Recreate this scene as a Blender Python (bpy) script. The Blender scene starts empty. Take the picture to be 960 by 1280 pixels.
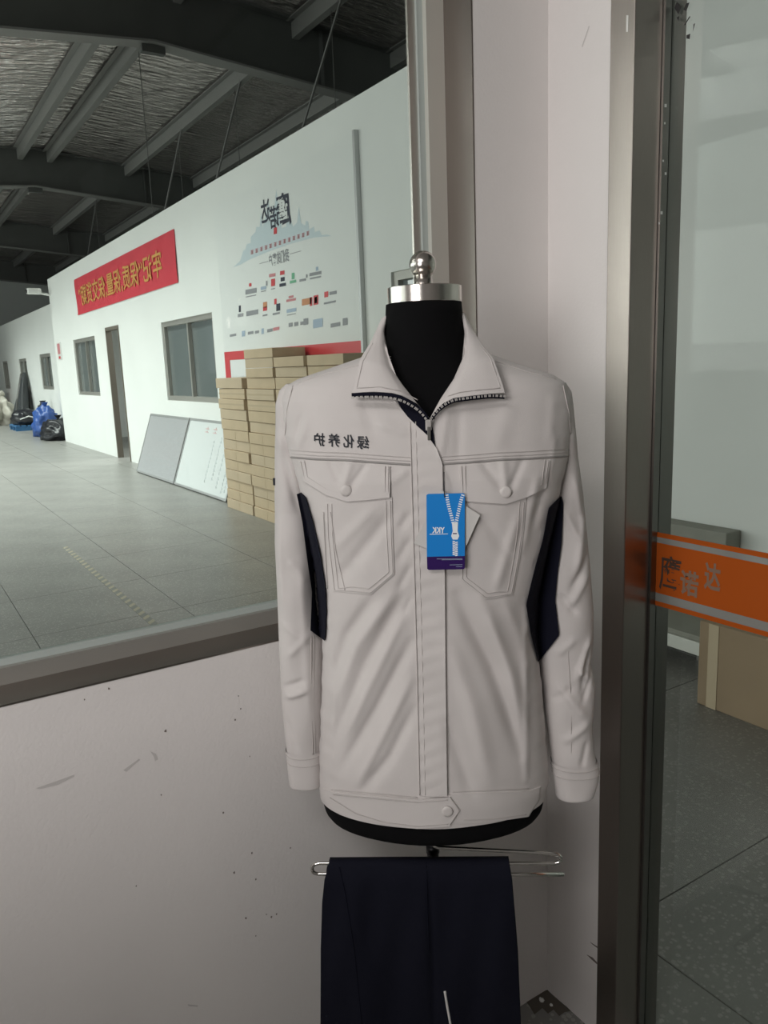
import bpy, bmesh, math, random
import numpy as np
from mathutils import Matrix, Vector, noise
random.seed(7); rng = np.random.default_rng(5)
SC = bpy.context.scene; COL = SC.collection
# ------------------------------------------------------------------ camera
F_PX = 982.77; CAM_H = 1.6
def cam_rot(yaw, pit, rol):
    fw = np.array([math.sin(yaw)*math.cos(pit), math.cos(yaw)*math.cos(pit), -math.sin(pit)])
    rt = np.array([math.cos(yaw), -math.sin(yaw), 0.0]); up = np.cross(rt, fw)
    return np.stack([math.cos(rol)*rt+math.sin(rol)*up, -math.sin(rol)*rt+math.cos(rol)*up, -fw], 1)
RC = cam_rot(*[math.radians(a) for a in (32.2053, 10.7704, -2.2202)])
CP = np.array([0, 0, CAM_H])
cd = bpy.data.cameras.new('camera'); cam = bpy.data.objects.new('camera', cd); COL.objects.link(cam)
M4 = np.eye(4); M4[:3, :3] = RC; M4[:3, 3] = CP
cam.matrix_world = Matrix(M4.tolist()); cd.sensor_width = 36; cd.lens = F_PX/1280*36; cd.clip_start = .02
SC.camera = cam
def ray(x, y): return RC @ np.array([(x-480)/F_PX, -(y-640)/F_PX, -1.0])
def on(x, y, ax, v):                       # photo pixel -> point on an axis plane (wall or floor it touches)
    d = ray(x, y); return CP + (v-CP[ax])/d[ax]*d
def proj(P):
    q = (np.asarray(P)-CP) @ RC; return 480+F_PX*q[..., 0]/-q[..., 2], 640-F_PX*q[..., 1]/-q[..., 2]
# ------------------------------------------------------------------ light and exposure
w = bpy.data.worlds.new('overcast_sky'); SC.world = w; w.use_nodes = True
w.node_tree.nodes['Background'].inputs[0].default_value = (.86, .95, 1.0, 1)
w.node_tree.nodes['Background'].inputs[1].default_value = .2
def area(name, loc, direction, sx, sy, power, col):
    l = bpy.data.lights.new(name, 'AREA'); l.shape = 'RECTANGLE'; l.size = sx; l.size_y = sy; l.energy = power; l.color = col
    o = bpy.data.objects.new(name, l); COL.objects.link(o); o.location = loc
    o.rotation_euler = Vector(direction).to_track_quat('-Z', 'Y').to_euler(); return o
area('hall_daylight', (-8.6, 14, 3.2), (1, 0, -.04), 26, 3.0, 860, (.985, 1.0, .965))       # unseen side windows, added to light the hall wall
area('hall_floor_fill', (.3, 19.5, 6.2), (.0, 0, -1), 1.4, 22, 1300, (.97, 1.0, .965)).data.spread = math.radians(105)   # unseen light added overhead to brighten the hall floor
area('office_fill_light', (5.2, 15.0, 2.9), (0, 0, -1), 1.2, .3, 90, (1, 1, .97))  # unseen light added to brighten the room behind the doorway
area('added_panel_light', (-.80, .05, 2.84), (.22, .12, -1), 1.2, 0.6, 25, (1.0, .965, .94))  # unseen ceiling light added to lift the upper booth walls
area('booth_window_light', (-3.12, -1.0, 1.98), (1, .35, .0), 1.5, 1.1, 62, (1.0, .965, .945))   # unseen side window, added for daylight from the left
SC.view_settings.view_transform = 'Standard'; SC.view_settings.look = 'None'
SC.view_settings.gamma = 1; SC.view_settings.use_curve_mapping = False; SC.view_settings.exposure = 0
SC.cycles.max_bounces = 8; SC.cycles.transparent_max_bounces = 12; SC.cycles.use_denoising = True
SC.cycles.sample_clamp_indirect = 6
# ------------------------------------------------------------------ materials
MATS = {}
def mat(name, col, rough=.6, metal=0.0, var=0.0, vscale=6.0, bump=0.0, bscale=80.0, stretch=None, spec=.5, coat=0.0, sheen=0.0):
    m = bpy.data.materials.new(name); m.use_nodes = True; N = m.node_tree.nodes; L = m.node_tree.links
    b = N['Principled BSDF']; b.inputs['Base Color'].default_value = (*col, 1); b.inputs['Roughness'].default_value = rough
    b.inputs['Metallic'].default_value = metal; b.inputs['Specular IOR Level'].default_value = spec
    b.inputs['Coat Weight'].default_value = coat; b.inputs['Sheen Weight'].default_value = sheen
    tc = N.new('ShaderNodeTexCoord'); mp = N.new('ShaderNodeMapping'); L.new(tc.outputs['Object'], mp.inputs[0])
    if stretch: mp.inputs['Scale'].default_value = stretch
    if var:
        n = N.new('ShaderNodeTexNoise'); n.inputs['Scale'].default_value = vscale; n.inputs['Detail'].default_value = 6
        L.new(mp.outputs[0], n.inputs['Vector'])
        r = N.new('ShaderNodeValToRGB'); r.color_ramp.elements[0].position = .3; r.color_ramp.elements[1].position = .7
        r.color_ramp.elements[0].color = (*[max(0, c*(1-var)) for c in col], 1); r.color_ramp.elements[1].color = (*[min(1, c*(1+var)) for c in col], 1)
        L.new(n.outputs['Fac'], r.inputs[0]); L.new(r.outputs[0], b.inputs['Base Color'])
    if bump:
        n2 = N.new('ShaderNodeTexNoise'); n2.inputs['Scale'].default_value = bscale; n2.inputs['Detail'].default_value = 4
        L.new(mp.outputs[0], n2.inputs['Vector']); bp = N.new('ShaderNodeBump'); bp.inputs['Strength'].default_value = bump
        bp.inputs['Distance'].default_value = .01; L.new(n2.outputs['Fac'], bp.inputs['Height']); L.new(bp.outputs[0], b.inputs['Normal'])
    MATS[name] = m; return m
def glass_mat(name, tint, refl=1.0, film=None):
    m = bpy.data.materials.new(name); m.use_nodes = True; N = m.node_tree.nodes; L = m.node_tree.links; N.remove(N['Principled BSDF'])
    t = N.new('ShaderNodeBsdfTransparent'); t.inputs[0].default_value = (*tint, 1)
    g = N.new('ShaderNodeBsdfGlossy'); g.inputs['Roughness'].default_value = .02
    fr = N.new('ShaderNodeFresnel'); fr.inputs[0].default_value = 1.5
    mu = N.new('ShaderNodeMath'); mu.operation = 'MULTIPLY'; mu.inputs[1].default_value = refl; L.new(fr.outputs[0], mu.inputs[0])
    x = N.new('ShaderNodeMixShader'); L.new(mu.outputs[0], x.inputs[0]); L.new(t.outputs[0], x.inputs[1]); L.new(g.outputs[0], x.inputs[2])
    out = x
    if film:                                # translucent plastic film: part diffuse colour, part see-through
        d = N.new('ShaderNodeBsdfDiffuse'); d.inputs[0].default_value = (*film[:3], 1)
        y = N.new('ShaderNodeMixShader'); y.inputs[0].default_value = film[3]; L.new(x.outputs[0], y.inputs[1]); L.new(d.outputs[0], y.inputs[2]); out = y
    L.new(out.outputs[0], N['Material Output'].inputs[0]); MATS[name] = m; return m
def speckle(m, base, scale, thr, colr, amount=1.0, detail_scale=3.0):
    """small scattered chips or stains of another colour with a shape of their own"""
    N = m.node_tree.nodes; L = m.node_tree.links; b = N['Principled BSDF']
    tc = N.new('ShaderNodeTexCoord'); v = N.new('ShaderNodeTexVoronoi'); v.inputs['Scale'].default_value = scale
    n = N.new('ShaderNodeTexNoise'); n.inputs['Scale'].default_value = detail_scale
    L.new(tc.outputs['Object'], v.inputs['Vector']); L.new(tc.outputs['Object'], n.inputs['Vector'])
    s = N.new('ShaderNodeSeparateColor'); L.new(v.outputs['Color'], s.inputs[0])
    a = N.new('ShaderNodeMath'); a.operation = 'MULTIPLY'; L.new(s.outputs[0], a.inputs[0]); a.inputs[1].default_value = thr
    c = N.new('ShaderNodeMath'); c.operation = 'LESS_THAN'; L.new(v.outputs['Distance'], c.inputs[0]); L.new(a.outputs[0], c.inputs[1])
    gate = N.new('ShaderNodeMath'); gate.operation = 'GREATER_THAN'; gate.inputs[1].default_value = .5 if detail_scale < 20 else .0; L.new(n.outputs['Fac'], gate.inputs[0])
    k = N.new('ShaderNodeMath'); k.operation = 'MULTIPLY'; L.new(c.outputs[0], k.inputs[0]); L.new(gate.outputs[0], k.inputs[1])
    k2 = N.new('ShaderNodeMath'); k2.operation = 'MULTIPLY'; L.new(k.outputs[0], k2.inputs[0]); k2.inputs[1].default_value = amount
    mx = N.new('ShaderNodeMix'); mx.data_type = 'RGBA'; L.new(k2.outputs[0], mx.inputs[0]); mx.inputs[7].default_value = (*colr, 1)
    old = b.inputs['Base Color'].links
    if old: L.new(old[0].from_socket, mx.inputs[6])
    else: mx.inputs[6].default_value = (*base, 1)
    L.new(mx.outputs[2], b.inputs['Base Color'])
mat('plaster', (.83, .795, .778), .75, var=.02, vscale=3, bump=.08, bscale=160); mat('plaster_chip', (.20, .165, .15), .9); mat('scuff', (.62, .59, .575), .8)
mat('hall_plaster', (.83, .85, .83), .8, var=.025, vscale=1.2, bump=.05, bscale=40)
mat('booth_ceiling', (.45, .44, .43), .8); mat('booth_grey', (.32, .31, .30), .8)
mat('terrazzo', (.235, .232, .22), .38, spec=.7, var=.14, vscale=2.2, bump=.04, bscale=30); speckle(MATS['terrazzo'], (.2, .2, .2), 70, .5, (.42, .41, .385), .6, 40)
mat('joint', (.06, .06, .055), .8)
mat('steel', (.60, .57, .53), .33, 1.0, var=.03, vscale=30, bump=.05, bscale=60, stretch=(40, 40, 1))
mat('lining_reflect_dark', (.20, .175, .16), .32, .9); mat('rail_reflect_bright', (.74, .73, .67), .38, .45); mat('steel_brown', (.36, .32, .295), .3, 1.0, var=.03, vscale=30, bump=.04, bscale=60, stretch=(40, 40, 1)); mat('steel_dark', (.25, .245, .23), .35, 1.0)  # window lining darkened, side rail lightened: reflections put into their colour
mat('steel_polished', (.66, .62, .58), .2, 1.0, bump=.04, bscale=60, stretch=(1, 1, 40))
mat('chrome', (.75, .73, .70), .10, 1.0)
mat('gasket', (.025, .025, .025), .5)
mat('gasket_light', (.45, .5, .48), .4)
glass_mat('glass', (.93, .965, .945), .5); glass_mat('door_glass', (.92, .95, .93), .22); glass_mat('film_dark', (.9, .9, .9), .3, (.09, .06, .045, .85)); glass_mat('film_orange', (.95, .5, .3), .5, (.45, .095, .016, .9)); glass_mat('film_silver', (.9, .9, .88), .6, (.36, .36, .345, .55))
glass_mat('film_gray', (.9, .9, .9), .5, (.27, .18, .13, .85))
mat('aluminium', (.42, .41, .38), .45, .6)
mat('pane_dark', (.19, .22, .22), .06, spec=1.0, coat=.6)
mat('beam', (.062, .065, .062), .55, .1, var=.1, vscale=3); mat('purlin', (.17, .17, .163), .6, .0); mat('rod', (.12, .12, .115), .5, .3)
mat('foil', (.82, .775, .75), .22, .9, var=.12, vscale=1.1, bump=1.0, bscale=2.4, stretch=(1, 4.0, 1)); MATS['foil'].node_tree.nodes['Bump'].inputs['Distance'].default_value = .14
mat('card_brown', (.34, .245, .155), .75, var=.06, vscale=5); mat('card', (.56, .44, .30), .8, var=.06, vscale=5); mat('card_light', (.56, .45, .32), .8, var=.05, vscale=4); mat('tape', (.58, .47, .33), .25); mat('dark_tape', (.05, .05, .05), .6)
mat('board_white', (.78, .82, .82), .25, coat=.3); mat('board_silver', (.66, .67, .69), .28, .4, var=.06, vscale=9, stretch=(1, 1, 8)); mat('board_rim', (.55, .56, .56), .4, .6); mat('ink_grey', (.62, .66, .68), .6); mat('ink_red', (.68, .45, .45), .6)
mat('banner_red', (.66, .045, .07), .6, var=.05, vscale=4, bump=.3, bscale=5); mat('banner_gold', (.66, .34, .09), .6)
mat('poster', (.80, .825, .81), .5, bump=.06, bscale=6); mat('p_blue', (.60, .70, .74), .4); mat('p_black', (.03, .035, .06), .5); mat('p_red', (.66, .06, .07), .35); mat('p_pink', (.62, .25, .27), .5)
mat('p_grey', (.30, .31, .33), .5); mat('p_green', (.18, .48, .30), .5); mat('p_lblue', (.40, .50, .62), .5); mat('p_white', (.88, .9, .9), .2, bump=.6, bscale=9); mat('p_orange', (.62, .28, .14), .5); mat('p_dark', (.07, .065, .06), .35)
FABC = (.60, .565, .55)
mat('fabric', FABC, .78, var=.02, vscale=20, bump=.10, bscale=900, sheen=.15); mat('stitch', (.54, .505, .49), .85); mat('piping', (.30, .285, .275), .6)
mat('navy', (.0045, .005, .013), .9, bump=.1, bscale=700, spec=.2); mat('navy_trouser', (.0035, .0042, .012), .85, bump=.15, bscale=600, spec=.25); mat('thread', (.012, .014, .022), .7)
mat('form_black', (.003, .003, .0035), .9, bump=.08, bscale=700, spec=.15); mat('pole_black', (.01, .01, .011), .35, .4)
mat('teeth', (.50, .48, .46), .4, .5); mat('button', (.60, .565, .545), .38)
mat('tag_blue', (.012, .235, .68), .3, coat=.3); mat('tag_purple', (.030, .008, .10), .3, coat=.3); mat('tag_white', (.86, .88, .9), .4); mat('tag_card', (.60, .585, .565), .6)
mat('white_stripe', (.75, .74, .72), .5)
mat('bag_black', (.016, .017, .022), .3, bump=.4, bscale=18); mat('bag_blue', (.03, .09, .32), .4, bump=.3, bscale=14); mat('sack', (.60, .57, .50), .35, bump=.5, bscale=9); mat('pallet_blue', (.045, .16, .34), .5); mat('tarp', (.05, .055, .06), .45, bump=.4, bscale=8)
mat('white_plastic', (.8, .8, .78), .4); mat('bench_top', (.30, .30, .26), .7, var=.08, vscale=5); mat('bench_edge', (.72, .73, .68), .5); mat('door_brown', (.16, .14, .115), .5); mat('wood_table', (.20, .17, .13), .6); mat('red_paint', (.6, .05, .05), .5)
mat('tape_yellow', (.40, .36, .27), .6); mat('tape_grey', (.22, .22, .205), .6); mat('dirt', (.10, .088, .072), .9); mat('lamp_panel', (.9, .9, .88), .5)
# ------------------------------------------------------------------ helpers
def link(name, verts, faces, material, parent=None, smooth=False):
    me = bpy.data.meshes.new(name); me.from_pydata([tuple(map(float, v)) for v in verts], [], faces); me.update()
    if smooth: me.polygons.foreach_set('use_smooth', [True]*len(me.polygons))
    me.materials.append(MATS[material]); o = bpy.data.objects.new(name, me); COL.objects.link(o)
    if parent is not None: o.parent = parent
    return o
class MB:
    def __init__(s): s.v = []; s.f = []
    def add(s, v, f):
        k = len(s.v); s.v += [tuple(map(float, p)) for p in v]; s.f += [tuple(i+k for i in q) for q in f]; return s
    def box(s, x0, x1, y0, y1, z0, z1, R=None, T=None):
        v = [(x, y, z) for x in (x0, x1) for y in (y0, y1) for z in (z0, z1)]
        if R is not None: v = [tuple(R @ np.array(p)) for p in v]
        if T is not None: v = [tuple(np.array(p)+T) for p in v]
        return s.add(v, [(0, 1, 3, 2), (4, 6, 7, 5), (0, 4, 5, 1), (2, 3, 7, 6), (0, 2, 6, 4), (1, 5, 7, 3)])
    def bbox(s, x0, x1, y0, y1, z0, z1, b):          # bevelled box
        bm = bmesh.new(); bmesh.ops.create_cube(bm, size=1)
        for v in bm.verts: v.co = ((x0+x1)/2+v.co.x*(x1-x0), (y0+y1)/2+v.co.y*(y1-y0), (z0+z1)/2+v.co.z*(z1-z0))
        bmesh.ops.bevel(bm, geom=bm.edges[:], offset=b, segments=2, affect='EDGES', profile=.5)
        bm.verts.index_update(); s.add([v.co for v in bm.verts], [tuple(v.index for v in f.verts) for f in bm.faces]); bm.free(); return s
    def tube(s, pts, r, n=8, cap=True):
        pts = [np.array(p, float) for p in pts]; k = len(s.v); up = np.array([.13, .31, .94])
        for i, p in enumerate(pts):
            t = pts[min(i+1, len(pts)-1)]-pts[max(i-1, 0)]; t = t/(np.linalg.norm(t)+1e-9)
            a = np.cross(t, up); a = a/(np.linalg.norm(a)+1e-9); b = np.cross(t, a); rr = r[i] if hasattr(r, '__len__') else r
            for j in range(n):
                th = 2*math.pi*j/n; s.v.append(tuple(p+rr*(math.cos(th)*a+math.sin(th)*b)))
        for i in range(len(pts)-1):
            for j in range(n):
                s.f.append((k+i*n+j, k+i*n+(j+1) % n, k+(i+1)*n+(j+1) % n, k+(i+1)*n+j))
        if cap: s.f.append(tuple(k+j for j in range(n))[::-1]); s.f.append(tuple(k+(len(pts)-1)*n+j for j in range(n)))
        return s
    def lathe(s, prof, c=(0, 0), n=32):
        k = len(s.v)
        for r, z in prof:
            for j in range(n):
                th = 2*math.pi*j/n; s.v.append((c[0]+r*math.cos(th), c[1]+r*math.sin(th), z))
        for i in range(len(prof)-1):
            for j in range(n): s.f.append((k+i*n+j, k+i*n+(j+1) % n, k+(i+1)*n+(j+1) % n, k+(i+1)*n+j))
        s.f.append(tuple(k+j for j in range(n))[::-1]); s.f.append(tuple(k+(len(prof)-1)*n+j for j in range(n))); return s
    def build(s, name, material, parent=None, smooth=False): return link(name, s.v, s.f, material, parent, smooth)
def tag(o, label, cat, group=None):
    o['label'] = label; o['category'] = cat
    if group: o['group'] = group
    return o
def thing(name, label, cat, loc=(0, 0, 0), rz=0.0, group=None):
    o = bpy.data.objects.new(name, None); o.empty_display_size = .1; COL.objects.link(o); o.location = loc; o.rotation_euler = (0, 0, rz)
    return tag(o, label, cat, group)
def struct(o, kind='structure'): o['kind'] = kind; return o
def rel(o, root):                                     # keep a world-space mesh in place under a moved root
    o.parent = root; o.matrix_parent_inverse = Matrix.LocRotScale(root.location, root.rotation_euler, None).inverted(); return o
DG = None
def glyphs(text, bold=0.0):
    """flat outline mesh (vertices, faces) of a text: height about 1 per character"""
    c = bpy.data.curves.new('t', 'FONT'); c.body = text; c.offset = bold; c.resolution_u = 2; c.size = 1
    o = bpy.data.objects.new('t', c); COL.objects.link(o); bpy.context.view_layer.update()
    me = bpy.data.meshes.new_from_object(o.evaluated_get(bpy.context.evaluated_depsgraph_get()))
    v = np.array([tuple(p.co) for p in me.vertices]); f = [tuple(p.vertices) for p in me.polygons]
    bpy.data.objects.remove(o); bpy.data.curves.remove(c); bpy.data.meshes.remove(me); return v, f
def fit_text(text, u0, u1, v0, v1, bold=0.0):
    v, f = glyphs(text, bold); lo = v.min(0); hi = v.max(0)
    u = u0+(v[:, 0]-lo[0])/(hi[0]-lo[0])*(u1-u0); q = v0+(v[:, 1]-lo[1])/(hi[1]-lo[1])*(v1-v0); return u, q, f
# ================================================================== SETTING
WA = 1.286; XC = 1.25; HW = 3.75
# ---- floor: cast terrazzo slabs with open joints
T = .953; JX = 2.53; JY = 1.34
fb = MB().box(-9, 12, -7, 46, -.12, -.012); floor = struct(fb.build('floor', 'joint'))
me_slab = None
for i in range(-4, 3):
    for j in range(-4, 16):
        x0 = JX+i*T; y0 = JY+j*T
        if me_slab is None:
            o = MB().bbox(.0018, T-.0018, .0018, T-.0018, -.02, 0, .0015).build('floor_slab', 'terrazzo', floor); me_slab = o.data
        else:
            o = bpy.data.objects.new('floor_slab', me_slab); COL.objects.link(o); o.parent = floor
        o.location = (x0, y0, 0)
mb = MB()                                             # slabs too far off to tell apart, and those out of view
for i in range(-12, 10):
    for j in range(-9, 46):
        if -4 <= i < 3 and -4 <= j < 16: continue
        mb.box(JX+i*T+.003, JX+(i+1)*T-.003, JY+j*T+.003, JY+(j+1)*T-.003, -.02, 0)
struct(mb.build('far_floor_slabs', 'terrazzo', floor), 'stuff')
# ---- booth walls
SILL = 1.10; WR = 1.052; WTOP = 2.55; WL = -2.2; WB = 1.40
wb = MB(); wb.box(-3.2, XC, WA, WB, 0, SILL); wb.box(WR, XC, WA, WB, SILL, WTOP); wb.box(-3.2, XC, WA, WB, WTOP, 2.92); wb.box(-3.2, WL, WA, WB, SILL, WTOP)
wall_back = struct(wb.build('wall_back', 'plaster'))
struct(MB().box(XC, 1.385, 1.119, WB, 0, 2.92).build('wall_right', 'plaster'))
struct(MB().box(-3.2, 1.385, -3.2, WB, 2.92, 3.02).build('ceiling', 'booth_ceiling'))
struct(MB().box(-3.2, 1.385, -3.3, -3.2, 0, 3.02).build('wall_behind', 'booth_grey')); struct(MB().box(-9, 12, -7.1, -7, 0, 7).build('wall_hall_near', 'hall_plaster')); struct(MB().box(-9.1, -9, -7, 45, 0, 1.4).build('wall_hall_left', 'hall_plaster'))
wl_ = MB(); wl_.box(-3.32, -3.2, -3.2, WB, 0, 1.3).box(-3.32, -3.2, -3.2, WB, 2.65, 3.02).box(-3.32, -3.2, -3.2, -2.0, 1.3, 2.65).box(-3.32, -3.2, 0, WB, 1.3, 2.65); struct(wl_.build('wall_left', 'booth_grey'))
for i, (cx_, cy_, r_) in enumerate([(300, 355, 3.4), (457, 472, 4), (664, 410, 2.6), (649, 441, 2.6), (695, 808, 3), (646, 863, 4), (706, 881, 3), (678, 988, 3.4), (749, 985, 3.4), (616, 697, 4), (689, 542, 2), (445, 648, 2), (376, 900, 2.2), (735, 978, 2), (763, 977, 2.4), (801, 794, 2.2), (706, 1037, 2.4), (658, 375, 1.8), (233, 385, 2)]):
    c_ = on(cx_/2.2075, 700+cy_/2.2075, 1, WA-.0004); k_ = r_/2.2075/F_PX*1.5; pts = [(c_[0]+k_*random.uniform(.5, 1)*math.cos(t_), WA-.0006, c_[2]+k_*random.uniform(.6, 1.4)*math.sin(t_)) for t_ in np.linspace(0, 5.5, 7)]
    link('paint_chip', pts, [tuple(range(7))], 'plaster_chip', wall_back)
for a_ in ([(98, 630), (150, 612), (205, 592), (203, 598), (160, 620), (110, 632)], [(415, 528), (430, 535), (436, 550), (428, 555), (424, 542)], [(340, 580), (384, 548), (386, 552), (348, 584)], [(518, 1226), (546, 1229), (545, 1233), (520, 1231)]):
    link('scuff_mark', [on(x_/2.2075, 700+y_/2.2075, 1, WA-.0005) for x_, y_ in a_], [tuple(range(len(a_)))], 'scuff', wall_back)
struct(MB().box(-1.0, -.9, -2.6, .75, 0, 1.16).build('light_blocker', 'booth_grey'))         # unseen blocker added to shade the lower booth walls
# ---- big interior window in the back wall: steel lined reveal, frame, glass
win = thing('window_1', 'large steel framed window looking into the factory hall', 'window'); struct(win); del win['category'];
d1 = 1.372
MB().box(WL, WR, WA-.001, d1, SILL, SILL+.003).build('sill_lining', 'steel_brown', win)
MB().box(WR-.003, WR, WA-.001, WB, SILL, WTOP).build('jamb_lining', 'lining_reflect_dark', win)
def zf(x, y, yy): return on(x, y, 1, yy)
fr = MB(); fr.box(WL, WR-.003, d1, WB, SILL+.003, SILL+.032); fr.build('bottom_rail', 'aluminium', win)
fr = MB(); fr.box(WL, WR-.003, d1+.012, WB-.002, SILL+.032, SILL+.043); fr.build('glazing_bead', 'gasket_light', win)
fr = MB(); fr.box(WR-.046, WR-.003, d1, WB, SILL+.032, WTOP); fr.build('side_rail', 'rail_reflect_bright', win)
fr = MB(); fr.box(WR-.060, WR-.046, d1+.012, WB-.002, SILL+.04, WTOP); fr.build('glazing_bead', 'gasket_light', win)
fr = MB(); fr.box(WR-.078, WR-.060, d1+.018, WB-.004, SILL+.04, WTOP); fr.build('glazing_bead', 'steel', win)
MB().box(WL, WR-.05, 1.391, 1.394, SILL+.03, WTOP).build('pane', 'glass', win)
# ---- steel framed glass front on the right with orange film
gd = thing('door_1', 'frameless glass door panel in a brushed steel post with orange film band', 'door'); struct(gd); del gd['category']
YP = 1.061; XG = 1.342
MB().bbox(XC-.004, 1.322, YP, 1.119, 0, 2.92, .002).build('steel_post', 'steel_brown', gd)
MB().box(1.322, XG-.002, YP-.006, 1.119, 0, 2.92).build('glazing_bead', 'steel_dark', gd)
MB().box(XG+.003, 1.385, YP-.004, 1.119, 0, 2.92).build('outer_post', 'steel_dark', gd)
MB().box(XG-.002, XG+.002, -2.4, YP, .01, 2.92).build('pane', 'door_glass', gd)
xs = XG-.0035
for z0, z1, m, nm in ((1.219, 1.229, 'film_orange', 'film_stripe'), (1.207, 1.219, 'film_silver', 'film_stripe'), (1.098, 1.207, 'film_orange', 'film_band'), (1.080, 1.098, 'film_silver', 'film_stripe'), (1.070, 1.080, 'film_orange', 'film_stripe')):
    MB().box(xs, xs+.001, -2.4, YP-.001, z0, z1).build(nm, m, gd)
u, q, f = fit_text('鹰', 0, 1, 0, 1, .012); a = on(824, 736, 0, xs); b = on(852, 698, 0, xs)
link('film_lettering', [(xs-.0008, a[1]+(b[1]-a[1])*k, a[2]+(b[2]-a[2])*z) for k, z in zip(u, q)], f, 'film_dark', gd)
u, q, f = fit_text('诺', 0, 1, 0, 1, .03); a = on(850, 742, 0, xs); b = on(874, 716, 0, xs)
link('film_lettering', [(xs-.0008, a[1]+(b[1]-a[1])*k, a[2]+(b[2]-a[2])*z) for k, z in zip(u, q)], f, 'film_gray', gd)
u, q, f = fit_text('达', 0, 1, 0, 1, .03); a = on(880, 736, 0, xs); b = on(902, 706, 0, xs)
link('film_lettering', [(xs-.0008, a[1]+(b[1]-a[1])*k, a[2]+(b[2]-a[2])*z) for k, z in zip(u, q)], f, 'film_gray', gd)
for pts in ([(846, 2), (852, 8), (848, 18), (843, 10)], [(858, 4), (862, 3), (858, 14), (854, 12)], [(846, 22), (849, 20), (848, 26)], [(862, 20), (863, 21), (856, 32), (855, 31)], [(858, 44), (863, 42), (862, 49), (858, 48)], [(867, 30), (869, 29), (866, 40)]):
    link('ink_smudge', [on(x_, y_, 0, XG-.0026) for x_, y_ in pts], [tuple(range(len(pts)))], 'gasket', gd)
for pts in ([(783, 19), (785.5, 19), (785, 40), (782.5, 40)],): link('paint_speck', [on(x_, y_, 0, XC-.0046) for x_, y_ in pts], [tuple(range(len(pts)))], 'white_plastic', gd)
for x_, y_, r_ in ((832, 132, 1.4), (831, 154, .9), (829, 201, .9), (832, 217, 1.1), (827, 266, 1.3), (824, 279, .9)): link('paint_speck', [on(x_+dx*r_, y_+dy*r_*1.5, 1, YP-.0066) for dx, dy in ((-1, -1), (1, -1), (1, 1), (-1, 1))], [(0, 1, 2, 3)], 'white_plastic', gd)
for pts in ([(737, 1177), (748, 1184), (748, 1186), (741, 1181)], [(733, 1193), (741, 1197), (748, 1205), (747, 1206), (739, 1199)], [(727, 58), (736, 32), (737, 33), (728, 59)]): link('scratch', [on(x_, y_, 0, XC-.0006) for x_, y_ in pts], [tuple(range(len(pts)))], 'plaster_chip' if pts[0][1] > 500 else 'scuff', gd)
dp = [on(x_, y_, 2, .0012) for x_, y_ in ((655, 1248), (664, 1243), (673, 1240), (684, 1237.5), (691, 1244), (699, 1251), (708, 1258), (714, 1264), (706, 1265), (699, 1270), (692, 1262), (685, 1267), (678, 1260), (668, 1268), (662, 1258))]
link('dirt_patch', dp, [tuple(range(len(dp)))], 'dirt', floor)
# ---- hall partition wall with window and door openings
WINS = [(9.90, 12.05, 1.155, 2.315), (16.36, 18.35, 1.155, 2.33), (3.65, 5.70, 1.155, 2.335)]
DOOR = (14.50, 15.42, 2.425); WT = 3.82; XB = HW+.09; YE = 20.45
ops = sorted([(y0, y1, z0, z1) for y0, y1, z0, z1 in WINS]+[(DOOR[0], DOOR[1], 0, DOOR[2])])
hb = MB(); yy = -6.0
for y0, y1, z0, z1 in ops:
    hb.box(HW, XB, yy, y0, 0, WT)
    if z0 > 0: hb.box(HW, XB, y0, y1, 0, z0)
    hb.box(HW, XB, y0, y1, z1, WT); yy = y1
hb.box(HW, XB, yy, YE, 0, WT); struct(hb.build('wall_hall', 'hall_plaster'))
fw = MB(); fw.box(XB, 12, YE-.16, YE, 0, WT); struct(fw.build('wall_return', 'hall_plaster'))
X2 = 4.2; FW = [(23.7, 25.43, 1.2, 2.21), (27.9, 29.45, 1.19, 2.17), (32.2, 33.6, 1.17, 2.18)]
hb = MB(); yy = YE
for y0, y1, z0, z1 in FW:
    hb.box(X2, X2+.16, yy, y0, 0, 3.46); hb.box(X2, X2+.16, y0, y1, 0, z0); hb.box(X2, X2+.16, y0, y1, z1, 3.46); yy = y1
hb.box(X2, X2+.16, yy, 44, 0, 3.46); struct(hb.build('wall_far', 'hall_plaster'))
struct(MB().box(-9, 12, 45, 45.2, 0, 7.2).build('wall_end', 'hall_plaster')); struct(MB().box(11.8, 12, -7, 45, 0, 7.2).build('wall_outer', 'hall_plaster'))
def hall_window(n, X, y0, y1, z0, z1, fw=.07):
    wn = thing('window_%d' % n, 'grey aluminium sliding window in the white hall partition', 'window'); struct(wn); del wn['category']
    MB().box(X+.02, X+.13, y0, y0+fw, z0, z1).build('window_frame', 'aluminium', wn); MB().box(X+.02, X+.13, y1-fw, y1, z0, z1).build('window_frame', 'aluminium', wn)
    MB().box(X+.02, X+.13, y0+fw, y1-fw, z0, z0+fw).build('window_frame', 'aluminium', wn); MB().box(X+.02, X+.13, y0+fw, y1-fw, z1-fw, z1).build('window_frame', 'aluminium', wn)
    ym = (y0+y1)/2
    MB().box(X+.03, X+.08, ym-.025, ym+.025, z0+fw, z1-fw).build('mullion', 'aluminium', wn)
    MB().box(X+.09, X+.095, y0+fw, ym, z0+fw, z1-fw).build('pane', 'pane_dark', wn); MB().box(X+.07, X+.075, ym, y1-fw, z0+fw, z1-fw).build('pane', 'pane_dark', wn)
for k, a in enumerate(WINS): hall_window(k+2, HW, *a)
for k, a in enumerate(FW): hall_window(k+5, X2, *a, fw=.09)
dr = thing('door_2', 'narrow brown framed open doorway in the white partition', 'door'); struct(dr); del dr['category']
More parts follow.
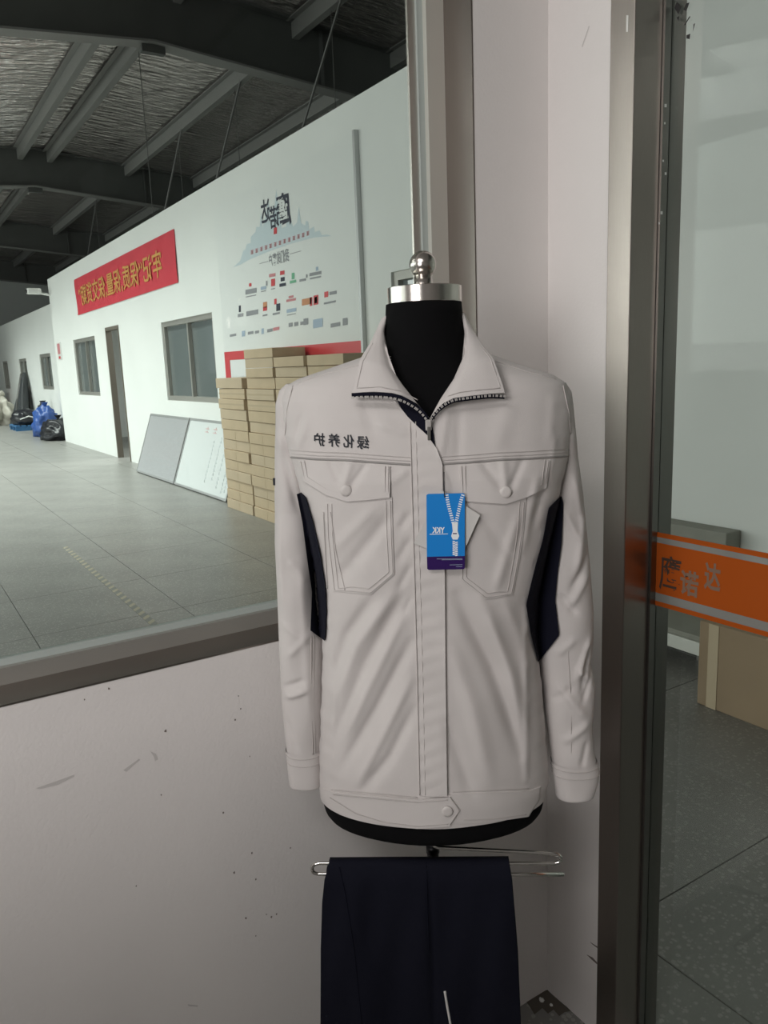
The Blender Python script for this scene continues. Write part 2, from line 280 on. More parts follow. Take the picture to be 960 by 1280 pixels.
for y0, y1 in ((DOOR[0], DOOR[0]+.03), (DOOR[1]-.05, DOOR[1])): MB().box(HW-.015, XB, y0, y1, 0, DOOR[2]).build('door_jamb', 'door_brown', dr)
MB().box(HW-.015, XB, DOOR[0]+.03, DOOR[1]-.05, DOOR[2]-.06, DOOR[2]).build('door_head', 'door_brown', dr)
# ---- hall roof: ridge at x = 3.8, rafters across, purlins along, foil above
RX = 3.8
def roofz(x): return 6.86-abs(x-RX)*.085
for name, x0, x1 in (('roof_left', -9, RX), ('roof_right', RX, 12)):
    xs_ = np.linspace(x0, x1, 60); ys_ = np.linspace(-7, 45, 420); v = []; fc = []
    for j, y in enumerate(ys_):
        for i, x in enumerate(xs_):
            e = 0 if i in (0, 59) else 1
            v.append((x, y, roofz(x)+.03*e*(math.sin(y*1.35)**2)*.5+.012*e*noise.noise((x*.5, y*5.0, 1.0))))
    for j in range(len(ys_)-1):
        for i in range(59): k = j*60+i; fc.append((k, k+60, k+61, k+1))
    struct(link(name, v, fc, 'foil', None, True))
for yb in (-6.9, 2.1, 11.5, 20.95, 30.4, 39.8):
    bm_ = thing('roof_beam', 'deep dark painted steel roof rafter crossing the hall', 'beam'); struct(bm_); del bm_['category']
    for s in (-1, 1):
        x1 = -9 if s < 0 else 11.8; zr = 6.0; ze = zr-abs(x1-RX)*.085
        web = MB(); v = [(RX, yb-.006, zr), (x1, yb-.006, ze), (x1, yb-.006, roofz(x1)-.02), (RX, yb-.006, roofz(RX)-.02)]; v += [(a, b+.012, c) for a, b, c in v]
        web.add(v, [(0, 1, 2, 3), (7, 6, 5, 4), (0, 4, 5, 1), (1, 5, 6, 2), (2, 6, 7, 3), (3, 7, 4, 0)]); web.build('web', 'beam', bm_)
        for z, nm, m in ((0.0, 'bottom_flange', 'purlin'), (.84, 'top_flange', 'beam')):
            v = [(RX, yb-.13, zr+z), (x1, yb-.13, ze+z), (x1, yb-.13, ze+z-.03), (RX, yb-.13, zr+z-.03)]; v += [(a, b+.26, c) for a, b, c in v]
            MB().add(v, [(0, 1, 2, 3), (7, 6, 5, 4), (0, 4, 5, 1), (1, 5, 6, 2), (2, 6, 7, 3), (3, 7, 4, 0)]).build(nm, m, bm_)
        for xs2 in (2.6, 5.2, 7.8):
            x = RX+s*xs2
            if -9 < x < 11.8: MB().box(x-.006, x+.006, yb-.12, yb+.12, 6-xs2*.085, roofz(x)-.03).build('stiffener', 'beam', bm_)
    gp_ = MB().box(RX-.16, RX+.16, yb-.05, yb+.05, 5.86, 6.02); gp_.build('splice_plate', 'beam', bm_)
for xp in (-6.9, -5.2, -3.5, -1.8, -.1, 1.7, 3.50, 4.15, 5.95, 7.7, 9.5):
    z = roofz(xp)-.03; p = MB()
    p.box(xp-.012, xp+.0, -6.9, 44.9, z-.24, z).box(xp, xp+.10, -6.9, 44.9, z-.24, z-.225).box(xp-.10, xp, -6.9, 44.9, z-.015, z)
    struct(p.build('roof_purlin', 'purlin'))
for k, (x, y) in enumerate([(5.95, 7.2), (5.95, 10.0), (5.95, 13.5), (5.95, 16.6), (5.95, 24), (4.15, 13), (7.7, 8.5), (7.7, 12)]):
    z = roofz(x)-.25
    struct(MB().tube([(x, y, z), (x-.35, y+2.3, 3.3)], .02, 6).build('roof_strut', 'rod')) if k < 5 else None
    struct(MB().tube([(x+.05, y+.4, z), (x+.05, y+.4, 3.3)], .007, 5).build('hanging_rod', 'rod'))
# rooms behind the partition
struct(MB().box(6.6, 6.7, -6, 19.9, 0, 3.0).build('wall_office', 'hall_plaster'))
# ================================================================== HALL OBJECTS
# ---- red banner with gold lettering (reads mirrored in this view)
bt = thing('banner', 'long red cloth banner with gold lettering on the white hall wall', 'banner', (HW, 14.3, 3.15))
YB0, YB1, ZB0, ZB1 = 11.07, 17.56, 2.80, 3.51
v = []; fc = []
for i in range(61):
    for j in range(9):
        y = YB0+(YB1-YB0)*i/60; z = ZB0+(ZB1-ZB0)*j/8; v.append((HW-.012-.008*math.sin(i*.9+j*.6)*(0 < j < 8), y, z))
for i in range(60):
    for j in range(8): k = i*9+j; fc.append((k, k+1, k+10, k+9))
v += [(HW-.002, y, z) for y in (YB0, YB1) for z in (ZB0, ZB1)]
rel(link('cloth', v, fc, 'banner_red', None, True), bt)
u, q, f = fit_text('牢记“保质,保量,保交货期”', YB0+.62, YB1-.35, ZB0+.13, ZB1-.17, .012)
rel(link('lettering', [(HW-.026, a, b) for a, b in zip(u, q)], f, 'banner_gold'), bt)
# ---- customer poster
ps = thing('poster', 'large white customer poster with pale blue skyline, logos and red lower band', 'poster', (HW-.03, 7.8, 2.4))
PY0, PY1, PZ0, PZ1 = 6.16, 9.50, 1.32, 3.52
rel(MB().box(HW-.025, HW-.002, PY0, PY1, PZ0, PZ1).build('sheet', 'poster'), ps)
def pp(x, y): p = on(x, y, 0, HW-.03); return p[1], p[2]
def pquad(name, pts, m, dx=.0):                        # flat print traced on the poster plane
    q = [pp(*p) for p in pts]; n = len(q)
    vv = [(HW-.0265-dx, a, b) for a, b in q]; return rel(link(name, vv, [tuple(range(n))], m), ps)
sky = [(291, 334)]
random.seed(11)
top = [(300, 326), (304, 312), (306, 313), (308, 305), (313, 304), (313, 296), (319, 290), (320, 283), (324, 284), (326, 265), (328, 285), (333, 262), (335, 250), (338, 278), (343, 255), (345, 236), (348, 262), (352, 285), (357, 283), (358, 276), (363, 276), (366, 283), (371, 278), (373, 258), (376, 279), (381, 282), (382, 276), (385, 277), (386, 287), (392, 283), (393, 290), (399, 288), (402, 294), (408, 293), (414, 295)]
botc = lambda x: float(np.interp(x, [291, 295, 310, 339, 365, 391, 415], [336, 334, 325, 313, 304, 297, 295]))
for i in range(len(top)-1):
    (xa, ya), (xb, yb_) = top[i], top[i+1]
    pquad('skyline', [(xa, botc(xa)), (xb, botc(xb)), (xb, yb_), (xa, ya)], 'p_blue')
pquad('skyline', [(291, 334), (300, botc(300)), (300, 326)], 'p_blue')
def ptext(name, t, x0, y0, x1, y1, h, m, bold=.0, dx=.001):
    """mirrored print running from pixel (x1,y1) back to (x0,y0) along the wall"""
    a = pp(x0, y0); b = pp(x1, y1); u, q, f = fit_text(t, 0, 1, -.5, .5, bold)
    vv = [(HW-.0265-dx, b[0]+(a[0]-b[0])*k, b[1]+(a[1]-b[1])*k+h*z) for k, z in zip(u, q)]; return rel(link(name, vv, f, m), ps)
ptext('lettering', '鹰', 346, 265, 363, 259, .33, 'p_black', .03, .002); ptext('lettering', '诺', 337, 273, 349, 269, .22, 'p_black', .02, .002); ptext('lettering', '达', 326, 266, 337, 262, .24, 'p_black', .02, .002)
pquad('seal', [(342, 293), (346, 292), (346, 284), (342, 285)], 'p_red', .002)
ptext('lettering', '我们的客户', 336, 326, 361, 318, .13, 'p_grey', .02)
pquad('rule', [(324, 330), (335, 327), (335, 326.2), (324, 329.2)], 'p_grey'); pquad('rule', [(362, 318), (376, 314), (376, 313.2), (362, 317.2)], 'p_grey')
for i in range(13):                                    # line of tiny red characters along the curve
    x = 313+i*5.8; y = 315-i*1.95; [pquad('print_mark', [(x, y+d_), (x+3.8, y-1+d_), (x+3.8, y-1.9+d_), (x, y-.9+d_)], 'p_pink', .002) for d_ in (3, 1, -1)]; pquad('print_mark', [(x+1.4, y+3), (x+2.4, y+2.8), (x+2.4, y-2.3), (x+1.4, y-2)], 'p_pink', .002)
def logo(x, y, w_, h_, m): pquad('logo', [(x-w_/2, y+h_/2+w_*.1), (x+w_/2, y+h_/2-w_*.1), (x+w_/2, y-h_/2-w_*.1), (x-w_/2, y-h_/2+w_*.1)], m, .001)
for a in [(313.5, 364, 14, 6, 'p_grey'), (312.5, 356, 3, 4, 'p_red'), (313.5, 370, 13, 1.2, 'p_grey'), (329, 360, 7, 4, 'p_lblue'), (329, 364, 6, 1.2, 'p_grey'), (333, 354, 2, 6, 'p_grey'), (340, 344, 8, 4, 'p_pink'), (341, 353, 5, 9, 'p_red'), (341, 361, 5, 1.2, 'p_grey'),
          (352.5, 341, 5.5, 5, 'p_red'), (353, 349, 5, 5, 'p_p' if False else 'p_black'), (353, 356, 8, 4, 'p_black'), (366, 345, 3.5, 8, 'p_green'), (366, 352, 8, 3.5, 'p_green'), (378, 350, 8, 3, 'p_grey'), (383, 345, 2, 4, 'p_grey'), (394, 342, 15, 4, 'p_grey'), (394, 347, 14, 2, 'p_grey'), (396, 336, 3, 5, 'p_lblue'),
          (299.5, 386, 2.5, 8, 'p_black'), (300.5, 394, 7, 4, 'p_grey'), (315, 391, 15, 6, 'p_grey'), (331, 381, 5, 7, 'p_orange'), (331, 386, 5, 5, 'p_red'), (331, 394, 6, 2, 'p_grey'), (344, 377, 3, 7, 'p_red'), (347.5, 384, 5, 9, 'p_black'), (345, 392, 9, 2.5, 'p_grey'),
          (363.5, 375, 12, 3, 'p_pink'), (363.5, 371, 6, 3, 'p_pink'), (364, 388, 12, 4.5, 'p_lblue'), (364, 393, 11, 1, 'p_grey'), (383, 377, 12, 8, 'p_orange'), (388.5, 377, 3, 11, 'p_red'), (394.5, 375, 6, 12, 'p_p' if False else 'p_red'), (394.5, 375, 3.5, 8, 'p_black'), (407.5, 368, 5, 7, 'p_red'), (416, 366, 9, 4, 'p_grey'), (412, 378, 15, 2.5, 'p_grey'),
          (291, 419, 8, 3, 'p_grey'), (304, 417, 4, 7, 'p_lblue'), (313, 416, 7, 3.5, 'p_grey'), (321, 415, 5, 3.5, 'p_grey'), (328, 414, 3, 7, 'p_lblue'), (337, 413, 7, 4, 'p_grey'), (345, 411, 8, 4, 'p_pink'), (363, 406, 5, 5, 'p_grey'), (370, 405, 5, 5, 'p_grey'), (377, 404, 4, 4, 'p_grey'), (382, 402, 6, 8, 'p_grey'), (397, 404, 12, 11, 'p_lblue'), (419, 406, 12, 5, 'p_grey'), (431, 402, 6, 9, 'p_grey')]: logo(*a)
rel(MB().box(HW-.030, HW-.026, PY0, PY1, 1.70, 1.80).build('red_border', 'p_red'), ps)
rel(MB().box(HW-.030, HW-.026, PY1-.16, PY1, PZ0, 1.70).build('red_border', 'p_red'), ps); rel(MB().box(HW-.030, HW-.026, PY0, PY1-.16, PZ0, 1.48).build('red_border', 'p_red'), ps)
rel(MB().box(HW-.029, HW-.026, 6.9, 8.10, 1.48, 1.70).build('photo_panel', 'p_dark'), ps); rel(MB().box(HW-.029, HW-.026, PY0, 6.9, 1.48, 1.70).build('photo_panel', 'p_red'), ps)
for y0, y1 in ((8.80, 9.30), (8.14, 8.74)): rel(MB().box(HW-.031, HW-.026, y0, y1, 1.50, 1.69).build('photo_panel', 'p_white'), ps)
rel(MB().box(HW-.045, HW-.002, PY0-.035, PY0, PZ0+.1, PZ1+.03).build('edge_trim', 'board_rim'), ps)
# ---- security camera, notice
sc_ = thing('security_camera', 'white security camera on a bracket at the end of the hall wall', 'camera', (HW, 20.3, 3.45))
rel(MB().tube([(HW, 20.3, 3.45), (HW-.25, 20.3, 3.50)], .03, 8).build('bracket', 'white_plastic'), sc_)
rel(MB().bbox(HW-.50, HW-.2, 20.2, 20.42, 3.47, 3.60, .02).build('housing', 'white_plastic'), sc_); rel(MB().tube([(HW-.5, 20.31, 3.535), (HW-.53, 20.31, 3.53)], .045, 10).build('lens', 'gasket'), sc_)
nt = thing('wall_notice', 'small white notice with red print near the end of the hall wall', 'notice', (HW, 19.9, 2.0))
rel(MB().box(HW-.012, HW-.001, 19.72, 20.18, 1.95, 2.35).build('sheet', 'white_plastic'), nt); rel(MB().box(HW-.014, HW-.011, 19.8, 20.1, 2.08, 2.32).build('red_print', 'p_pink'), nt); rel(MB().box(HW-.014, HW-.011, 19.85, 20.05, 1.97, 2.03).build('red_print', 'p_red'), nt)
# ---- leaning boards
def board(name, label, y0, y1, m, grp=None):
    t = thing(name, label, 'board', (3.40, (y0+y1)/2, 0)); L_ = .97; a = math.asin(min(1, (HW-.03-3.40)/L_)); c, s = math.cos(a), math.sin(a)
    R = np.array([[c, 0, s], [0, 1, 0], [-s, 0, c]]); P = np.array([3.40, 0, .012])
    rel(MB().box(0, .02, y0, y1, 0, L_, R, P).build('panel', m), t)
    for args in ((-.008, .028, y0, y0+.03, 0, L_), (-.008, .028, y1-.03, y1, 0, L_), (-.008, .028, y0+.03, y1-.03, 0, .03), (-.008, .028, y0+.03, y1-.03, L_-.03, L_)): rel(MB().box(*args, R, P).build('rim', 'board_rim'), t)
    return t, R, P
board('metal_board', 'bare silver metal backed board leaning on the white hall wall', 11.0, 12.9, 'board_silver')
wbd, R, P = board('whiteboard', 'whiteboard with faint handwriting leaning beside the cardboard stack', 8.98, 10.97, 'board_white')
random.seed(3)
for k, (y, z0, z1, m) in enumerate([(10.2, .80, .88, 'ink_red'), (9.9, .80, .88, 'ink_red'), (9.85, .15, .72, 'ink_grey'), (9.62, .20, .74, 'ink_grey'), (9.42, .12, .70, 'ink_grey'), (9.22, .08, .80, 'ink_grey'), (9.12, .1, .82, 'ink_grey')]):
    mb = MB(); z = z0
    while z < z1:
        h = random.uniform(.02, .05); wd = random.uniform(.03, .07) if m == 'ink_grey' else .12
        mb.box(-.004, .001, y-wd/2, y+wd/2, z, z+h*.35, R, P); mb.box(-.004, .001, y-wd/6, y-wd/6+.012, z, z+h*.9, R, P); z += h+.015
    rel(mb.build('handwriting', m), wbd)
# ---- cardboard stack along the wall: each carton is one thing
CW = [(7.93, 8.68, 13), (7.20, 7.90, 16), (6.50, 7.17, 15), (5.80, 6.47, 15)]; LH = 1.497/13
random.seed(21); nth = ['column beside the whiteboard', 'second column from the whiteboard', 'third column from the whiteboard', 'fourth column from the whiteboard']
ORD = 'first second third fourth fifth sixth seventh eighth ninth tenth eleventh twelfth thirteenth fourteenth fifteenth sixteenth'.split()
for c, (y0, y1, n) in enumerate(CW):
    for k in range(n):
        t = k/13; lean = .30-.02*t; jx = random.uniform(-.012, .012); jy = random.uniform(-.014, .014)+ (0.04*t if c == 0 else 0.0)
        if c == 0 and k == 12: jy += .05
        h = LH if k < 13 else .097
        z0 = LH*min(k, 13)+.097*max(0, k-13)
        lab = 'flat brown carton, %s from the floor, %s' % (ORD[k], nth[c])
        b = thing('cardboard_carton', lab, 'carton', (3.31+jx, (y0+y1)/2+jy, z0), random.uniform(-.015, .015), 'cartons in the %s' % nth[c])
        hy = (y1-y0)/2-.004
        MB().bbox(0, .365, -hy, hy, 0, h-.004, .004).build('carton_body', 'card' if (k+c) % 3 else 'card_light', b)
        MB().box(-.0015, .001, -.006, .004, .006, h-.01).build('flap_seam', 'card', b) if k < 8 else None
        if c < 2 and k in (10, 11): MB().box(-.002, .0, -hy, hy, h*.4, h*.4+.018).build('packing_tape', 'tape', b)
# ---- hazard tape on the floor
tp = thing('hazard_tape', 'worn yellow and grey striped marking tape on the hall floor', 'floor tape', (1.31, 6, 0))
rel(MB().box(1.285, 1.335, 4.0, 7.75, 0, .0012).build('tape_strip', 'tape_grey'), tp)
y = 4.0
while y < 7.7:
    v = [(1.285, y, .0016), (1.335, y+.05, .0016), (1.335, y+.10, .0016), (1.285, y+.05, .0016)]; rel(link('yellow_stripe', v, [(0, 1, 2, 3)], 'tape_yellow'), tp); y += .115
# ---- heap of bags far down the hall
def blob(name, loc, sc, m, amp=.25, freq=2.2, seed=0.0, parent=None):
    bm = bmesh.new(); bmesh.ops.create_icosphere(bm, subdivisions=4, radius=1)
    for v in bm.verts:
        n = v.co.normalized(); k = 1+amp*noise.noise(n*freq+Vector((seed, seed*.7, 3)))+amp*.5*noise.noise(n*freq*2.7+Vector((seed, 5, 1)))
        v.co = Vector((n.x*k*sc[0], n.y*k*sc[1], max(n.z*k, -.55)*sc[2]+.55*sc[2]))
    me = bpy.data.meshes.new(name); bm.to_mesh(me); bm.free(); me.polygons.foreach_set('use_smooth', [True]*len(me.polygons)); me.materials.append(MATS[m])
    o = bpy.data.objects.new(name, me); COL.objects.link(o); o.location = loc
    if parent is not None: rel(o, parent)
    return o
def bag(name, label, loc, sc, m, seed):
    t = thing(name, label, 'bag', loc); b = blob('bag_body', loc, sc, m, .3, 2.4, seed, t)
    rel(MB().lathe([(.05, loc[2]+sc[2]*1.35), (.03, loc[2]+sc[2]*1.55), (.09, loc[2]+sc[2]*1.8)], (loc[0]+.03, loc[1]), 10).build('knotted_neck', m), t); return t
g1 = on(72, 549, 2, 0)
bag('rubbish_bag', 'shiny black rubbish bag lying at the end of the white wall', (3.75, 21.25, 0), (.42, .55, .34), 'bag_black', 1.3)
bag('rubbish_bag', 'blue plastic sack behind the shiny black rubbish bag', (3.72, 22.75, 0), (.33, .45, .50), 'bag_blue', 4.1)
bag('rubbish_bag', 'dark upper sack with a raised corner leaning on the white wall', (3.93, 24.3, .0), (.17, .4, .50), 'bag_black', 8.2)
pl = thing('plastic_pallet', 'flat blue plastic pallet on the hall floor beside the bags', 'pallet', (3.75, 26.2, 0))
for k in range(5): rel(MB().box(3.35+k*.17, 3.47+k*.17, 25.6, 26.9, .12, .16).build('slat', 'pallet_blue'), pl)
for k in range(3): rel(MB().box(3.35, 4.15, 25.62+k*.56, 25.74+k*.56, 0, .12).build('runner', 'pallet_blue'), pl)
bk = thing('black_bundle', 'low black plastic bundle resting on the blue pallet', 'bundle', (3.75, 26.2, .16)); blob('bundle_body', (3.75, 26.2, .16), (.42, .55, .3), 'bag_black', .2, 2, 2.2, bk); rel(MB().tube([(3.5, 25.7, .34), (3.75, 25.68, .42), (4.0, 25.75, .34)], .02, 6).build('strap', 'white_plastic'), bk)
tq = thing('tarpaulin_roll', 'tall dark folded tarpaulin leaning against the far white wall', 'tarpaulin', (4.0, 27.6, 0))
v = []; fc = []
for i in range(14):
    t = i/13
    for j in range(20):
        th = 2*math.pi*j/20; r = (.62*(1-t)**.8+.10)*(1+.16*math.sin(3*th+2*t)+.1*math.sin(5*th)); v.append((min(4.16, 3.80+.3*t+.40*r*math.cos(th)), 27.7+.2*t+r*1.0*math.sin(th), 1.72*t))
for i in range(13):
    for j in range(20): fc.append((i*20+j, i*20+(j+1) % 20, (i+1)*20+(j+1) % 20, (i+1)*20+j))
fc.append(tuple(range(20))[::-1]); fc.append(tuple(13*20+j for j in range(20))); rel(link('tarpaulin_folds', v, fc, 'tarp', None, True), tq)
rel(MB().tube([(3.55, 27.1, .1), (3.7, 27.2, .9), (3.95, 27.6, 1.68)], .03, 6).build('folded_edge', 'rod'), tq)
sk = thing('plastic_sack', 'large crumpled off-white plastic sack slumped on the hall floor', 'sack', (3.50, 30.1, 0)); blob('sack_body', (3.50, 30.1, 0), (.42, .9, .60), 'sack', .35, 1.8, 6.6, sk); rel(MB().tube([(3.5, 30.1, .8), (3.55, 30.1, 1.0), (3.65, 30.2, 1.05)], [.12, .06, .11], 8).build('gathered_neck', 'sack'), sk)
tb = thing('work_table', 'low brown work table by the far white wall', 'table', (3.5, 33, 0)); rel(MB().box(3.1, 4.1, 32.2, 33.8, .66, .72).build('table_top', 'wood_table'), tb)
for x in (3.15, 4.0):
    for y in (32.3, 33.7): rel(MB().box(x, x+.06, y-.03, y+.03, 0, .66).build('leg', 'wood_table'), tb)
rb = thing('red_box', 'small red box standing on the brown work table', 'box', (3.5, 32.8, .72)); rel(MB().bbox(3.3, 3.8, 32.5, 33.1, .72, 1.05, .02).build('box_body', 'red_paint'), rb); rel(MB().box(3.28, 3.82, 32.48, 33.12, 1.05, 1.09).build('lid', 'red_paint'), rb)
# ---- behind the right-hand glass: low bench and carton
bn = thing('low_bench', 'low bench with white edge and olive grey back against hall wall', 'bench', (3.6, 2.6, 0))
rel(MB().bbox(3.28, 3.60, 1.2, 3.6, .10, .17, .004).build('front_edge', 'bench_edge'), bn); rel(MB().bbox(3.285, 3.71, 1.2, 3.6, .172, .20, .004).build('seat', 'bench_top'), bn)
rel(MB().bbox(3.62, 3.745, 2.42, 3.6, .20, .66, .006).build('back_panel', 'bench_top'), bn)
for y in (1.3, 2.4, 3.5): rel(MB().box(3.45, 3.52, y-.05, y+.05, 0, .10).build('foot', 'steel_dark'), bn)
cb = thing('shipping_carton', 'large taped brown shipping carton standing behind the glass door panel', 'carton', (2.95, 1.8, 0))
rel(MB().bbox(3.0, 3.255, 1.45, 2.12, 0, .40, .006).build('carton_body', 'card_brown'), cb); rel(MB().box(2.997, 3.0, 2.02, 2.07, 0.002, .398).build('packing_tape', 'tape'), cb); rel(MB().box(3.0, 3.255, 1.79, 1.80, .40, .402).build('flap_seam', 'card_light'), cb)
# ---- added ceiling panel out of view, housing for the light set at the top
lp = thing('added_ceiling_panel', 'flat white ceiling lamp panel added out of view in the booth', 'lamp', (-.80, .05, 2.92)); rel(MB().bbox(-1.42, -.18, -.27, .37, 2.86, 2.919, .006).build('housing', 'lamp_panel'), lp)
# ---- plaster crumbs in the corner
for k, (x, y, r) in enumerate([(677, 1251, .0055), (689, 1257, .0035)]):
    p = on(x, y, 2, 0); o = blob('plaster_crumb', (p[0], p[1], 0), (r, r*1.2, r*.9), 'white_plastic', .35, 2, k+1.0)
    tag(o, ['larger white plaster crumb on the floor in the wall corner', 'smaller white plaster crumb on the floor by the wall corner'][k], 'crumb', 'plaster crumbs in the corner')
# ================================================================== DRESS FORM AND CLOTHES (local frame: X right, Y away from the viewer's side, Z up)
DM = 1.28; d_ = ray(531, 640); AZ = math.atan2(d_[0], d_[1]); AX = np.array([DM*math.sin(AZ), DM*math.cos(AZ), 0])
EX = np.array([math.cos(AZ), -math.sin(AZ), 0]); EY = np.array([math.sin(AZ), math.cos(AZ), 0])
RZ = -AZ
def LX(px, py, yl):
    """pixel(s) -> local X, Z on the vertical plane at local depth yl"""
    px, py, yl = np.broadcast_arrays(np.asarray(px, float), np.asarray(py, float), np.asarray(yl, float))
    d = np.stack([(px-480)/F_PX, -(py-640)/F_PX, -np.ones_like(px)], -1) @ RC.T
    t = (((AX-CP) @ EY)+yl)/(d @ EY); P = CP+t[..., None]*d-AX
    return P @ EX, P[..., 2]
def W(X, Y, Z): return AX+np.asarray(X)[..., None]*EX+np.asarray(Y)[..., None]*EY+np.asarray(Z)[..., None]*np.array([0, 0, 1.0])
def edge(pts, yl=0.0):
    a = np.array([LX(x, y, yl) for x, y in pts]); o = np.argsort(a[:, 1]); return a[o, 1], a[o, 0]
LE = edge([(474, 430), (455, 446), (410, 461), (372, 474), (357, 483), (353, 500), (356, 540), (366, 575), (377, 610), (386, 650), (396, 700), (402, 750), (404, 800), (403, 850), (401, 900), (399, 950), (400, 996)])
RE = edge([(586, 430), (606, 440), (650, 456), (690, 468), (707, 479), (713, 500), (712, 540), (706, 580), (696, 620), (682, 680), (670, 740), (668, 790), (675, 840), (679, 890), (683, 940), (686, 970), (679, 1003)])
def XLR(Z): return np.interp(Z, *LE), np.interp(Z, *RE)
ZT = LX(530, 431, 0)[1]; ZH = LX(400, 992, 0)[1]
zp = lambda py, y=-.09: float(LX(530, py, y)[1])
HD = ([ZH-.05, ZH, zp(900), zp(800), zp(700), zp(600), zp(540), zp(500), zp(470), zp(445), ZT+.02], [.112, .112, .110, .108, .112, .114, .104, .092, .078, .066, .058])
def hdf(Z): return np.interp(Z, HD[0], HD[1])
def nexp(Z): return np.interp(Z, [ZH, zp(900), zp(800), zp(600), zp(480)], [1.95, 2.25, 2.5, 2.5, 2.2])
FOLDS = []
def fold(pts, width, amp):
    q = np.array([LX(x, y, -.1) for x, y in pts]); FOLDS.append((q, width, amp))
mm = .001
for pts, w_, a_ in [
    ([(505, 742), (458, 830), (416, 935)], .010, -4.5), ([(514, 800), (472, 885), (424, 975)], .009, -4.5), ([(517, 885), (488, 945), (455, 990)], .008, -3.5), ([(468, 745), (432, 800), (414, 860)], .009, -3.5),
    ([(500, 775), (455, 870), (425, 935)], .008, 3.2), ([(514, 845), (478, 920), (445, 985)], .007, 2.8), ([(490, 742), (445, 810), (414, 890)], .008, 2.8),
    ([(572, 745), (615, 835), (655, 950)], .011, -6.0), ([(600, 745), (640, 840), (660, 920)], .010, 3.5), ([(560, 800), (590, 880), (612, 975)], .014, 3.5), ([(560, 900), (575, 950), (590, 990)], .010, -2.5), ([(630, 750), (652, 800), (662, 860)], .008, 2.0),
    ([(612, 770), (640, 850), (662, 985)], .006, 1.5), ([(661, 760), (661, 985)], .006, 3.2), ([(416, 860), (412, 985)], .005, 2.2), ([(406, 720), (412, 840)], .005, 2.0),
    # chest and pockets
    ([(380, 530), (366, 566)], .006, 3.0), ([(372, 520), (362, 556)], .005, -3.5), ([(392, 640), (470, 735)], .014, 2.0), ([(490, 640), (420, 730)], .010, -2.5), ([(470, 632), (415, 690)], .009, 1.5), ([(440, 575), (428, 610)], .006, 2.0), ([(460, 577), (436, 612)], .005, -1.8), ([(410, 575), (424, 606)], .005, -1.6),
    ([(600, 575), (630, 612)], .006, -2.2), ([(655, 573), (636, 612)], .006, -2.2), ([(628, 572), (631, 610)], .006, 2.0), ([(650, 640), (620, 735)], .009, 2.5), ([(600, 640), (640, 700)], .010, -2.2), ([(672, 600), (655, 690)], .007, 2.6), ([(690, 590), (668, 660)], .006, -2.5), ([(700, 545), (690, 600)], .006, 2.5),
    ([(495, 530), (440, 520)], .010, 1.6), ([(512, 540), (470, 532)], .006, 1.5), ([(560, 505), (550, 570)], .006, 2.0), ([(575, 510), (572, 575)], .006, -1.5), ([(700, 490), (690, 560)], .008, 2.0), ([(450, 500), (470, 545)], .010, -1.5), ([(640, 500), (620, 560)], .016, 1.8),
    ([(500, 660), (512, 640)], .005, -2.2), ([(497, 700), (513, 672)], .005, -2.0), ([(498, 735), (514, 705)], .005, -2.0), ([(505, 765), (515, 745)], .004, -1.8), ([(490, 600), (510, 585)], .006, 1.8)]:
    fold(pts, w_, a_*1.7*mm)
WAVES = [(rng.uniform(-1, 1)*60, rng.uniform(-1, 1)*45, rng.uniform(0, 6.28)) for _ in range(14)]
def folds(X, Z):
    r = np.zeros_like(X)
    for q, w_, a_ in FOLDS:
        best = np.full_like(X, 9.0); tt = np.zeros_like(X); n = len(q)-1
        for i in range(n):
            a, b = q[i], q[i+1]; dv = b-a; L2 = dv @ dv
            t = np.clip(((X-a[0])*dv[0]+(Z-a[1])*dv[1])/L2, 0, 1); dd = np.hypot(X-a[0]-t*dv[0], Z-a[1]-t*dv[1])
            k = dd < best; best = np.where(k, dd, best); tt = np.where(k, (i+t)/n, tt)
        r += a_*np.exp(-(best/w_)**2)*np.clip(np.sin(np.pi*(.08+.84*tt))*1.5, 0, 1)
    for kx, kz, ph in WAVES: r += .00035*np.sin(kx*X+kz*Z+ph)
    return r
def Fs(X, Z, off=0.0):
    """local Y of the jacket's outer front surface"""
    X = np.asarray(X, float); Z = np.asarray(Z, float); l, r = XLR(Z); u = np.clip((X-(l+r)/2)/((r-l)/2), -.998, .998); n = nexp(Z)
    s = (1-np.abs(u)**n)**(1/n)
    return -hdf(Z)*s-(folds(X, Z))*np.clip(s*1.6-.3, 0, 1)-off
def onF(px, py, off=0.0, fn=None):
    y = np.full(np.shape(np.asarray(px, float)), -.1)
    for _ in range(7):
        X, Z = LX(px, py, y); y = (fn or Fs)(X, Z)-off
    X, Z = LX(px, py, y); return X, y, Z
